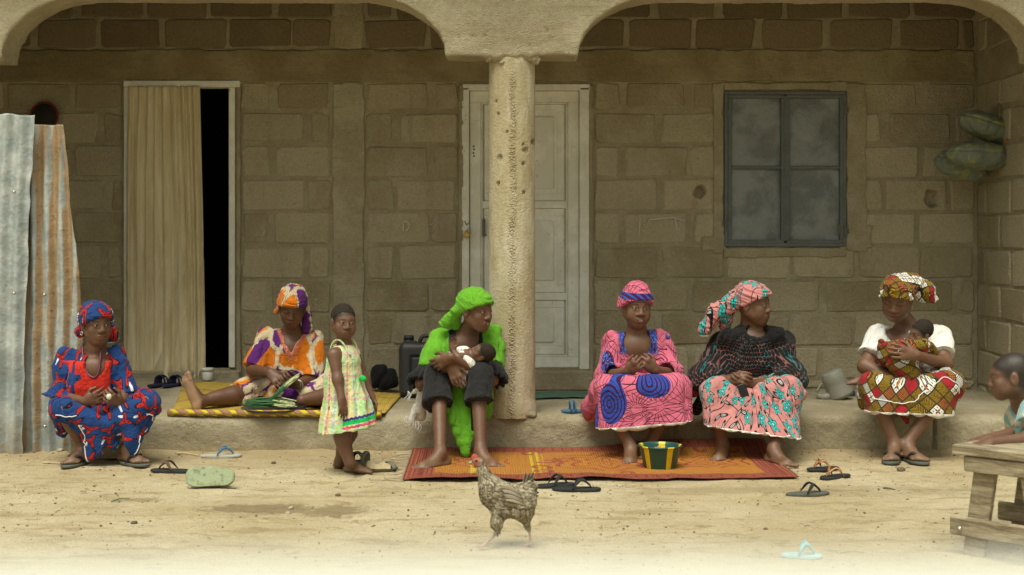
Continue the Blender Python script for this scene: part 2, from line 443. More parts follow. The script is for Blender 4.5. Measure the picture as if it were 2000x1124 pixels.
def m_wood():
    p = coord('Object'); g = tnoise(vmul(p, (4, 30, 30)), 1.0, 6, .65, .6); n = tnoise(p, 7, 4); k = tnoise(p, 50, 4, .7)
    c = mix(g.ss(.36, .64), (.20, .158, .095), (.43, .365, .245)); c = mix(n.ss(.52, .7)*.5, c, (.34, .28, .175)); c = mulc(c, .75+k*.42)
    return c, g*.9+k*.4, .006
M_wood = material('weathered_plank', m_wood, .85, .2)

# ============================================================ the house
WY = 9.92                                              # face of the back wall
FY = 8.39                                              # front edge of the veranda floor
FZ = .22                                               # top of the veranda floor
house = thing('block_house', (0, WY, FZ), 'unplastered sandcrete block house with an arched veranda, two doors and a steel window', 'house')
def WX(px): return (px-1000)*WY/FPX
def WZ(py): return CAMZ-(py-HOR)*WY/FPX
OPEN = [(WX(252), WX(461), WZ(722), WZ(169)), (WX(903), WX(1152), WZ(722), WZ(168)), (WX(1413), WX(1653), WZ(483), WZ(178))]
HOLES = [(WX(1367), WZ(376), .040, .050), (WX(1820), WZ(388), .048, .066)]
XL, XR, ZT = -4.75, 3.466, 3.32
# joint mortar: the face behind the blocks, with real openings and two knocked-in holes
gx = np.arange(XL, XR+.02, .02); gz = np.arange(.1, ZT+.02, .02)
X, Z = np.meshgrid(gx, gz, indexing='ij'); pts = np.stack([X, X*0, Z], -1)
Yw = WY+.005+fbm(pts*7, 3, 3)*.005+fbm(pts*40, 2, 5)*.0025
for hx, hz, a, b in HOLES: Yw = Yw+.09*sst(1.15, .8, np.sqrt(((X-hx)/a)**2+((Z-hz)/b)**2)+.12*noise3(pts*40, 9))
V = np.stack([X, Yw, Z], -1).reshape(-1, 3); F = gridfaces(len(gx), len(gz)); c = V[F].mean(1); keep = np.ones(len(F), bool)
for x0, x1, z0, z1 in OPEN: keep &= ~((c[:, 0] > x0+.01) & (c[:, 0] < x1-.01) & (c[:, 2] > z0+.01) & (c[:, 2] < z1-.01))
wall = mk('back_wall', V, F[keep], M_mortar, house)

def block_mesh(L, H, D=.05, seed=0):
    """a worn block: eight-cornered face, chipped arris, shallow depth into the mortar (44 triangles)"""
    r = np.random.default_rng(seed); c = .018; V = []
    out = [(-L/2+c, -H/2), (L/2-c, -H/2), (L/2, -H/2+c), (L/2, H/2-c), (L/2-c, H/2), (-L/2+c, H/2), (-L/2, H/2-c), (-L/2, -H/2+c)]
    out = [(x+r.normal(0, .007), z+r.normal(0, .0055)) for x, z in out]
    for y, s in ((D, 1.0), (.006, 1.0), (-.005, .0)):
        for x, z in out:
            k = .009 if s == 0 else 0
            V.append((x-np.sign(x)*k*(1+r.random()*.8), y+r.normal(0, .0012), z-np.sign(z)*k*(.8+r.random()*.6)))
    F = []
    for a in (0, 8):
        for k in range(8): F.append((a+k, a+(k+1) % 8, a+8+(k+1) % 8, a+8+k))
    F.append(tuple(range(16, 24)))
    me = bpy.data.meshes.new('block'); me.from_pydata(V, [], F); me.update(); me.materials.append(M_block); return me
BM = {}
BD = {}
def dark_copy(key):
    if key not in BD: BD[key] = BM[key].copy(); BD[key].materials.clear(); BD[key].materials.append(M_block_shaded)
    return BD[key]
def block(cx, cz, L, H, parent, y=WY, side=False, seed=0):
    key = (round(L/.02)*.02, round(H, 3), seed % 4)
    if key not in BM: BM[key] = block_mesh(key[0], H, seed=seed*7+len(BM))
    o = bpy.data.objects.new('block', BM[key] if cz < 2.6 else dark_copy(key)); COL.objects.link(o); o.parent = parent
    wp = A(cx, y, cz)-wloc(parent); o.location = tuple(wp)
    rz = (-pi/2 if side else 0)+rng.normal(0, .004); o.rotation_euler = (rng.normal(0, .008), rng.normal(0, .004), rz)
    return o
rowsZ = []                                             # (bottom, top) of each course, measured up the wall
for yb, yt in ((35, -27), (94, 38), (213, 163), (278, 222), (346, 286), (411, 351), (476, 416), (544, 482), (609, 549), (674, 614), (739, 679), (761, 744)): rowsZ.append((WZ(yb), WZ(yt)))
def fill_row(x0, x1, z0, z1, ph, seed):
    """block lengths and wide mortar joints between two obstacles"""
    x = x0+.012; first = True; r = random.Random(seed)
    while x < x1-.05:
        L = .455+r.uniform(-.012, .012)
        if first and ph: L *= .42
        first = False
        e = min(x+L, x1-.012)
        if x1-.012-e < .13: e = x1-.012 if e-x < .34 else e
        if e-x > .06 and not any(x < hx+.0 and e > hx and z0 < hz < z1 for hx, hz, _, _ in HOLES): block((x+e)/2, (z0+z1)/2, e-x, z1-z0, wall, seed=r.randrange(99))
        elif e-x > .06: HOLEB.append((x, e, z0, z1))
        x = e+r.uniform(.018, .06)
HOLEB = []
for i, (z0, z1) in enumerate(rowsZ):
    zc = (z0+z1)/2; stops = [XL]
    segs = []
    obst = [(WX(648), WX(713))]
    if zc < WZ(160): obst += [(WX(242), WX(470)), (WX(898), WX(1158))]
    if WZ(490) < zc < WZ(165): obst += [(WX(1402), WX(1668))]
    x = XL
    for a, b in sorted(obst): segs.append((x, a)); x = b
    segs.append((x, XR-.012))
    for j, (a, b) in enumerate(segs): fill_row(a, b, z0, z1, (i+j) % 2, i*31+j)
for x, e, z0, z1 in HOLEB:                             # the two blocks with a hole knocked through their face
    u = np.linspace(x, e, 40); v = np.linspace(z0, z1, 26); U, W_ = np.meshgrid(u, v, indexing='ij'); q = np.stack([U, U*0, W_], -1)
    ed = np.minimum(np.minimum(U-x, e-U), np.minimum(W_-z0, z1-W_)); Yb = WY-.005+.012*sst(.012, 0, ed)+fbm(q*60, 2, 4)*.0015
    for hx, hz, a, b in HOLES: Yb = Yb+.085*sst(1.05, .82, np.sqrt(((U-hx)/a)**2+((W_-hz)/b)**2)+.16*noise3(q*36, 9))
    mk('block', np.stack([U, Yb, W_], -1).reshape(-1, 3), gridfaces(40, 26), M_block, wall)
# right side wall of the veranda, in the same blocks
sw = mk('side_wall', *box((XR+.106, (8.30+WY+.06)/2, ZT/2), (.2, WY+.06-8.30, ZT)), M_mortar, house, False)
for i, (z0, z1) in enumerate(rowsZ):
    y = WY-.02-(.20 if i % 2 else 0); z0b, z1b = (z0-.03, z1-.03)
    if i % 2: block(0, 0, .17, z1-z0, sw, side=True, seed=i).location = tuple(A(XR, WY-.10, (z0b+z1b)/2)-wloc(sw))
    while y > 8.6:
        b = block(0, 0, .44, z1-z0, sw, side=True, seed=i*3+int(y*10)); b.rotation_euler[2] = -pi/2; b.location = tuple(A(XR, y-.22, (z0b+z1b)/2)-wloc(sw)); y -= .44+random.Random(i+int(y*50)).uniform(.02, .05)
mk('left_side_wall', *box((XL-.1, 9.1, ZT/2), (.2, 1.9, ZT)), M_mortar, house, False)
M_ceiling = plain('dark_ceiling', (.055, .042, .026), .95, .05, .3, 5)  # unseen ceiling, coloured dark to cut light bounced onto the upper wall
mk('roof_slab', *box((-.6, 10.7, ZT+.08), (9.2, 5.2, .15)), M_ceiling, house, False)

def slab(name, x0, x1, z0, z1, yf, th, edge, parent, mat, h=.012, seed=0, rough=.004):
    """plaster or cast band whose outline wanders"""
    d = SDF()
    def fn(p):
        n = fbm(p*A(9, 1, 9), 3, seed)*edge
        q = np.stack([np.abs(p[..., 0]-(x0+x1)/2)-(x1-x0)/2, np.abs(p[..., 2]-(z0+z1)/2)-(z1-z0)/2], -1)
        dd = q.max(-1)+n; return np.maximum(dd, np.abs(p[..., 1]-(yf+th/2))-th/2)
    d.fun(fn, (x0-edge, yf, z0-edge), (x1+edge, yf+th, z1+edge), .0); V, F = d.mesh(h)
    V = lapl(V, F, .4); N = vnormals(V, F); V = V+N*(fbm(V*26, 3, seed+1)*rough)[:, None]
    return mk(name, V, F, mat, parent)
slab('ring_beam', XL, XR-.01, WZ(160), WZ(97), WY-.014, .06, .012, house, M_band, .014, 3)
slab('pilaster', WX(650), WX(712), FZ-.05, WZ(162), WY-.012, .06, .016, house, M_cement, .012, 5, .006)
slab('pilaster', WX(651), WX(711), WZ(96), ZT, WY-.012, .06, .012, house, M_cement, .014, 6, .006)
for x0, x1, z0, z1 in ((1392, 1413.5, 496, 163), (1652.5, 1692, 493, 163), (1413.5, 1652.5, 503, 484), (1413.5, 1652.5, 177.5, 161)):
    slab('plaster_surround', WX(x0), WX(x1), WZ(z0), WZ(z1), WY-.016, .05, .014, house, M_mortar, .010, int(x0), .003)
slab('plaster_surround', WX(1640), WX(1706), WZ(486), WZ(440), WY-.0165, .05, .03, house, M_mortar, .010, 77, .003)
slab('plaster_surround', WX(1368), WX(1420), WZ(492), WZ(460), WY-.0165, .05, .03, house, M_mortar, .010, 78, .003)
for a, b in ((896, 905), (1150, 1159), (462, 471), (241, 253)):
    slab('plaster_reveal', WX(a), WX(b), FZ, WZ(165), WY-.02, .16, .006, house, M_mortar, .010, a, .004)

def rise(x, y): return .095*sst(8.55, 9.9, y)*sst(-.7, -1.7, x)          # the floor climbs towards the left door
def fz(x, y): return FZ+float(rise(np.float64(x), np.float64(y)))
# veranda floor: one cast step with a worn front edge, swept along the house
xs = np.arange(-4.75, 3.60, .0125)
prof = np.array([(9.98, FZ)]+[(y, FZ) for y in np.linspace(9.9, 8.50, 36)]+[(8.455, FZ-.001), (8.42, FZ-.008), (8.40, FZ-.022), (8.388, FZ-.045)]+[(8.385-.012*t, FZ-.05-t*.215) for t in np.linspace(0.05, 1, 16)])
V = np.zeros((len(xs), len(prof), 3)); V[..., 0] = xs[:, None]; V[..., 1] = prof[:, 0]; V[..., 2] = prof[:, 1]
front = sst(8.7, 8.42, V[..., 1]); n1 = fbm(V*A(1.6, 3, 3), 3, 11); n2 = fbm(V*14, 4, 12); n3 = fbm(V*45, 2, 13)
V[..., 1] += front*(n1*.022+n2*.010+n3*.004)*np.where(V[..., 2] < FZ-.005, 1, .4)
V[..., 2] += np.where(V[..., 2] > FZ-.03, n1*.003+n2*.004-front*np.clip(n2, 0, 1)*.016, 0)
for cx, wd, dp in ((WX(1000)+2.66, .006, .03), (-2.25, .005, .012), (1.02, .004, .014)):
    q = np.abs(V[..., 0]-cx-.02*noise3(V*A(0, 2, 9), 4)); g = sst(wd*2.2, wd*.3, q)*front; V[..., 1] += g*dp; V[..., 2] -= g*dp*.3*(V[..., 2] > FZ-.02)
V[..., 2] += rise(V[..., 0], V[..., 1])*(V[..., 2] > FZ-.06)
mk('veranda_floor', V.reshape(-1, 3), gridfaces(len(xs), len(prof)), M_floor, house)
mk('door_sill', *box((WX(1028), WY-.02, (FZ+WZ(722))/2-.002), (WX(1158)-WX(898), .16, WZ(722)-FZ), bev=.012), M_floor, house, False)
mk('door_sill', *box((WX(356), WY-.02, (FZ+WZ(722))/2-.002), (WX(471)-WX(241), .15, WZ(722)-FZ), bev=.012), M_floor, house, False)

# arched beam over the column
CY = 8.53
def soffit(x):
    zb, zt = 2.488, 2.868
    def h(d, b): return np.where(d < 0, b, np.where(d < .56, b+(zt-b)*np.sqrt(np.clip(1-((.56-d)/.56)**2, 0, 1)), zt))
    z = np.minimum(h(np.abs(x)-.42, zb), h(x+3.22-0.0, 2.46)); z = np.where(x < -3.22, 2.46, z)
    z = np.where(x < -1.8, np.where(x < -3.22, 2.46, h(x+3.22, 2.46)), np.where(x > 1.85, np.where(x > 3.30, 2.47, h(3.30-x, 2.47)), h(np.abs(x)-.42, zb)))
    return z
d = SDF()
def beamfn(p):
    z = soffit(p[..., 0]); sl = np.abs(soffit(p[..., 0]+.004)-soffit(p[..., 0]-.004))/.008
    a = (z-p[..., 2])/np.sqrt(1+np.minimum(sl, 8)**2); n = fbm(p*6, 3, 21)*.010
    return np.maximum(np.maximum(a+n*.6, np.abs(p[..., 1]-CY)-.145+n), p[..., 2]-3.38)
d.fun(beamfn, (-4.6, CY-.15, 2.44), (4.2, CY+.15, 3.38), 0)
for px, py, r in ((952, 108, .035), (972, 112, .045), (1003, 110, .055), (1034, 108, .045), (1046, 101, .03)): d.ell(P(px, py, CY-.12)+A(0, .02, 0), (r, .05, r*.72), k=.02)
d.ell(P(1015, 84, CY-.16), (.05, .02, .045), k=.01, op='-'); d.ell(P(1085, 116, CY-.10), (.10, .09, .022), k=.015, op='-'); d.ell(P(1035, 92, CY-.165), (.02, .03, .05), k=.008, op='-')
for px, py in ((899, 25), (945, 31), (896, 72), (924, 71), (948, 70), (1070, 60), (885, 12)): d.ell(P(px, py, CY-.15), (.012, .02, .012), k=.004, op='-')
V, F = d.mesh(.0125); N = vnormals(V, F)
V = V+N*(fbm(V*A(5, 8, 16), 4, 23)*.007+fbm(V*55, 2, 24)*.003)[:, None]
mk('arched_beam', V, F, M_cement, house)
# column: cast in a drum mould, with a pitted seam down the front and a few knocks
nz, nt = 330, 150; zz = np.linspace(FZ-.02, 2.52, nz); tt = np.linspace(0, 2*pi, nt, endpoint=False)
T, Zc = np.meshgrid(tt, zz, indexing='ij'); q = np.stack([np.cos(T), np.sin(T), Zc], -1)
R = .149+fbm(q*A(2, 2, 1.5), 3, 31)*.004+fbm(q*A(9, 9, 14), 3, 32)*.0022+.012*sst(.34, .22, Zc)
sx = q[..., 0]*.149; front = q[..., 1] < 0
pit = sst(.030, .006, np.abs(sx-.004-.008*noise3(q*A(0, 0, 9), 33))+.010*fbm(q*A(14, 14, 30), 2, 38))*front*sst(2.44, 2.3, Zc)*(.55+.45*sst(-.3, .2, noise3(q*A(4, 4, 18), 34)))
R = R-pit*(.0005+.0025*np.clip(fbm(q*A(22, 22, 55), 3, 35)+.1, 0, 1)); pt2 = pit.copy()
for px, py, r in ((975, 308, .020), (1026, 293, .019), (972, 358, .014), (1024, 376, .012), (968, 197, .011), (972, 222, .011), (1023, 320, .014), (990, 258, .012), (1022, 282, .01), (1044, 275, .02)):
    g = P(px, py, CY-.14); dd = np.sqrt((sx-g[0])**2+(Zc-g[2])**2)/r+.35*noise3(q*A(30, 30, 30), 36); m = sst(1.1, .5, dd)*front; R = R-m*.014; pt2 = np.maximum(pt2, m)
V = np.stack([R*q[..., 0], CY+R*q[..., 1], Zc], -1)
for cx in (0.0, 3.74, -3.66): mk('column', (V+A(cx, 0, 0)).reshape(-1, 3), gridfaces(nt, nz, True), M_column, house, attrs={'pit': pt2.ravel()})
d = SDF(); r_ = np.random.default_rng(8)               # crumbled mortar where the beam meets the column
for i in range(26): q = P(r_.uniform(950, 1050), r_.uniform(92, 122), CY-.135); r0 = r_.uniform(.018, .036); d.ell(q+A(0, .02, 0), (r0*1.2, .022+r_.random()*.012, r0*.8), roty(r_.random()*3), .010)
for a, b in (((1026, 66), (1044, 84)), ((1044, 84), (1038, 104)), ((985, 96), (1008, 106)), ((1008, 104), (1030, 98))): d.cone(P(*a, CY-.17), P(*b, CY-.17), .008, .008, .004, '-')
V, F = d.mesh(.006); N = vnormals(V, F); mk('broken_mortar', V+N*(fbm(V*45, 3, 9)*.014)[:, None], F, M_cement, house)
d = SDF()
for px, py, r in ((958, 808, .05), (985, 815, .055), (1018, 814, .06), (1042, 808, .045), (1035, 802, .05), (965, 800, .04)): d.ell(P(px, py, FY+.01)*A(.86, 1, 1)+A(0, .03, -.012), (r*.9, r*.7, r*.45), k=.02)
V, F = d.mesh(.008); N = vnormals(V, F); mk('column_footing', V+N*(fbm(V*28, 3, 41)*.014)[:, None], F, M_floor, house)

# left doorway: frame, dark room behind
lf = mk('door_frame', *merge([box(((WX(252)+WX(461))/2, WY+.02, WZ(165)), (WX(470)-WX(243), .10, .048), bev=.005), box((WX(454), WY+.02, (WZ(718)+WZ(172))/2), (.046, .09, WZ(172)-WZ(718)), bev=.004), box((WX(249), WY+.02, (WZ(718)+WZ(172))/2), (.040, .09, WZ(172)-WZ(718)), bev=.004)]), M_paint, house, False)
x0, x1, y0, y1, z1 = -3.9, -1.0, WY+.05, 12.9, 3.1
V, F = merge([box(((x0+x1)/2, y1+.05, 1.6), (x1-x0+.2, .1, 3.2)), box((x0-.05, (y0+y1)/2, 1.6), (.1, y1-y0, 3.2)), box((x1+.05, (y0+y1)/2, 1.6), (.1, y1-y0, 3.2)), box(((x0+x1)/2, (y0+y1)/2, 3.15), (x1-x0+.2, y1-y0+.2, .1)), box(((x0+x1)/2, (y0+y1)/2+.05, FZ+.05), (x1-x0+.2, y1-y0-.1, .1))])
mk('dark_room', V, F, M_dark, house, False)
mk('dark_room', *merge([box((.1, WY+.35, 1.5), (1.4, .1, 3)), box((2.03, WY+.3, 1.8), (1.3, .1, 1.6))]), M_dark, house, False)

# right door: painted panelled leaf in a weathered frame
door = mk('door', *merge([box((WX(909), WY+.03, (WZ(722)+WZ(172))/2), (WX(917)-WX(902), .10, WZ(172)-WZ(722)), bev=.005), box((WX(1141), WY+.03, (WZ(722)+WZ(172))/2), (WX(1151)-WX(1132), .10, WZ(172)-WZ(722)), bev=.005), box((WX(1028), WY+.03, WZ(171)), (WX(1151)-WX(902), .10, .048), bev=.005)]), M_paint, house, False)
lx0, lx1, lz0, lz1 = WX(917.5), WX(1131), WZ(719), WZ(178); ly = WY+.035
def ring(x0, x1, z0, z1, w_, y, th):
    return [box(((x0+x1)/2, y, z1-w_/2), (x1-x0, th, w_), bev=.004), box(((x0+x1)/2, y, z0+w_/2), (x1-x0, th, w_), bev=.004), box((x0+w_/2, y, (z0+z1)/2), (w_, th, z1-z0-2*w_), bev=.004), box((x1-w_/2, y, (z0+z1)/2), (w_, th, z1-z0-2*w_), bev=.004)]
mk('leaf', *merge(ring(lx0, lx1, lz0, lz1, .082, ly, .045)), M_paint, door, False)
mk('backing', *box(((lx0+lx1)/2, ly+.03, (lz0+lz1)/2), (lx1-lx0-.02, .02, lz1-lz0-.02)), M_paint, door, False)
px0, px1, pz0, pz1 = lx0+.098, lx1-.098, lz0+.098, lz1-.098
mk('moulding', *merge(ring(lx0+.083, lx1-.083, lz0+.083, lz1-.083, .012, ly+.002, .035)), M_paint, door, False)
zm1, zm2 = WZ(400), WZ(580)
for a, b in ((zm1+.03, pz1), (zm2+.03, zm1-.03), (pz0, zm2-.03)):
    mk('panel', *merge(ring(px0+.01, px1-.01, a, b, .055, ly+.012, .02)+[box(((px0+px1)/2, ly+.008, (a+b)/2), (px1-px0-.17, .03, b-a-.17), bev=.012), box(((px0+px1)/2, ly+.017, (a+b)/2), (px1-px0-.03, .02, b-a-.02))]), M_paint, door, False)
for z in (zm1, zm2): mk('rail', *box(((px0+px1)/2, ly+.006, z), (px1-px0+.02, .03, .056), bev=.004), M_paint, door, False)
mk('bolt', *merge([box((WX(945), ly-.028, WZ(445)), (.022, .012, .13), bev=.003), box((WX(946), ly-.032, WZ(459)), (.034, .012, .014), bev=.003)]), M_steel, door, False)
mk('hasp', *merge([tube([A(WX(907), ly-.05, WZ(432)), A(WX(912), ly-.055, WZ(440)), A(WX(916), ly-.05, WZ(436))], .006, 6), box((WX(911), ly-.035, WZ(433)), (.05, .008, .02), bev=.002)]), M_steel, door, False)
mk('pencil_mark', *merge([box((WX(925+dx), ly-.0235, WZ(y)), (.012, .002, .012), rot=roty(a)) for y, dx, a in ((286, 0, .3), (292, .8, 1.0), (299, -.4, .2), (305, .6, .7))]), M_dark, door, False)

# steel window: two shutter leaves of four dented panels
win = mk('window', *merge(ring(WX(1414), WX(1652), WZ(482), WZ(179), .026, WY+.005, .06)+[box((WX(1533), WY-.002, WZ(330)), (.020, .05, WZ(190)-WZ(472)))]), M_steel, house, False)
for a, b in ((1421, 1531), (1535, 1646)):
    lf_ = mk('shutter', *merge(ring(WX(a), WX(b), WZ(476), WZ(186), .026, WY-.006, .036)+[box(((WX(a)+WX(b))/2, WY-.005, WZ(328)), (WX(b)-WX(a)-.05, .03, .020), bev=.003)]), M_steel, win, False)
for a, b in ((1421, 1531), (1535, 1646)):
    for y0, y1 in ((330, 191), (471, 326)):
        u = np.linspace(WX(a)+.02, WX(b)-.02, 26); v = np.linspace(WZ(y0), WZ(y1), 30); U, W_ = np.meshgrid(u, v, indexing='ij'); q = np.stack([U, U*0+a, W_], -1)
        mk('pane', np.stack([U, WY+.008+fbm(q*5, 2, 51)*.016, W_], -1).reshape(-1, 3), gridfaces(26, 30), M_shutter, win)
for px, py in ((1416, 222), (1416, 436), (1650, 215), (1650, 452)): mk('hinge', *merge([tube([A(WX(px), WY-.03, WZ(py-12)), A(WX(px), WY-.03, WZ(py+12))], .010, 8), box((WX(px), WY-.026, WZ(py)), (.045, .008, .03))]), M_steel, win, False)

# chalk on the wall: a letter A, a letter D and scribbles
M_chalk = plain('chalk', (.62, .6, .5), .95, .05, .25, 60, .001)
def stroke(pts, r=.0045): return tube([A(WX(x), WY-.022, WZ(y)) for x, y in pts], r, 5, flat=.5)
for nm, st in (('chalk_letter', [[(722, 446), (730, 423), (739, 446)], [(724, 437), (737, 436)]]), ('chalk_letter', [[(789, 433), (788, 452), (796, 450), (801, 441), (797, 434), (789, 433)]]), ('chalk_scribble', [[(1247, 461), (1250, 428), (1262, 446), (1268, 430), (1312, 425), (1338, 432)], [(1318, 426), (1322, 452)]]), ('chalk_scribble', [[(511, 462), (516, 458), (518, 451)]]), ('chalk_scribble', [[(840, 440), (846, 437)]])):
    mk(nm, *merge([stroke(q) for q in st]), M_chalk, wall)

# ============================================================ ground
def axis(lo, hi, step, far, m=14): 
    g = np.geomspace(step, far, m); return np.concatenate([lo-g[::-1], np.arange(lo, hi+step/2, step), hi+g])
ax_, ay_ = axis(-4.6, 4.6, .03, 400), axis(4.6, 8.9, .024, 400)
X, Y = np.meshgrid(ax_, ay_, indexing='ij'); q = np.stack([X, Y, X*0], -1)
fade = (np.abs(X) < 12)*(np.abs(Y-6) < 12)
Zg = fade*(fbm(q*.9, 2, 61)*.006+fbm(q*A(4, 6, 1), 3, 62)*.006+np.clip(fbm(q*A(11, 16, 1), 3, 63), -.2, 1)*.008)-.004
fp = np.random.default_rng(3)
for i in range(170):                                   # old footprints, half blown away
    cx, cy, an = fp.uniform(-3.4, 3.4), fp.uniform(5.2, 8.15), fp.uniform(0, pi); i0, i1 = np.searchsorted(ax_, [cx-.2, cx+.2]); j0, j1 = np.searchsorted(ay_, [cy-.2, cy+.2]); xx, yy = X[i0:i1, j0:j1]-cx, Y[i0:i1, j0:j1]-cy; a_, b_ = xx*cos(an)+yy*sin(an), -xx*sin(an)+yy*cos(an); rr = np.sqrt((a_/.12)**2+(b_/.045)**2); Zg[i0:i1, j0:j1] += fp.uniform(.5, 1.2)*(-.008*sst(1.05, .7, rr)+.005*np.exp(-((rr-1.15)/.16)**2))
Zg += fade*sst(8.15, 8.42, Y)*(.010+.016*np.clip(fbm(q*A(5, 9, 1), 3, 64), -.3, 1))*(Y < 8.7)
GZ = (ax_, ay_, Zg)
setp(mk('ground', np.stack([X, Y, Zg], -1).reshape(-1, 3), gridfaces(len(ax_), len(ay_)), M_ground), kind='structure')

# the pale wall the picture was taken over: close to the lens and far out of focus
def m_white():
    p = wpos(); n = tnoise(p, 4, 5, .6); f = tnoise(p, 60, 4, .6); return mulc(mix(n, (.70, .68, .57), (.76, .745, .64)), .9+f*.15), f, .003
M_white = material('limewashed_wall', m_white, .9, .1)
xs = np.arange(-3.2, 3.2, .03); top = 1.2117; prof = [(.33, 0), (.33, .6), (.33, top-.03), (.325, top-.012), (.31, top-.001), (.26, top+.001), (.20, top-.001), (.165, top-.012), (.16, top-.03), (.16, .6), (.16, 0)]
V = np.array([[(x, y, z+(.0010*noise3(A(x*1.3, 0, 0), 71)+.0008*noise3(A(x*6, 3, 0), 72) if z > .7 else 0)) for y, z in prof] for x in xs]).reshape(-1, 3)
setp(mk('compound_wall', V, gridfaces(len(xs), len(prof)), M_white), 'blurred pale low wall crossing the very bottom of the picture close by', 'wall')
# ============================================================ people: skin
def m_skin():
    p = wpos(); c = attr('col'); n = tnoise(p, 14, 4, .6); f = tnoise(p, 220, 2, .6); _, _, z = xyz(p)
    c = mulc(c, 1.0+n*.5); c = mix((z.ss(.16, .0))*(n.ss(.35, .65))*.45, c, (.22, .155, .085))     # dust on feet and ankles
    return c, f*.4+n, .003, (.38)+f*.16
M_skin = material('dark_brown_skin', m_skin, .5, .42)
def m_hair():
    p = wpos(); f = tnoise(p, 260, 3, .7); n = tnoise(p, 30, 3); return mix(f, (.018, .013, .010), (.06, .045, .034)), f+n*.4, .006
M_hair = material('short_black_hair', m_hair, .9, .15)

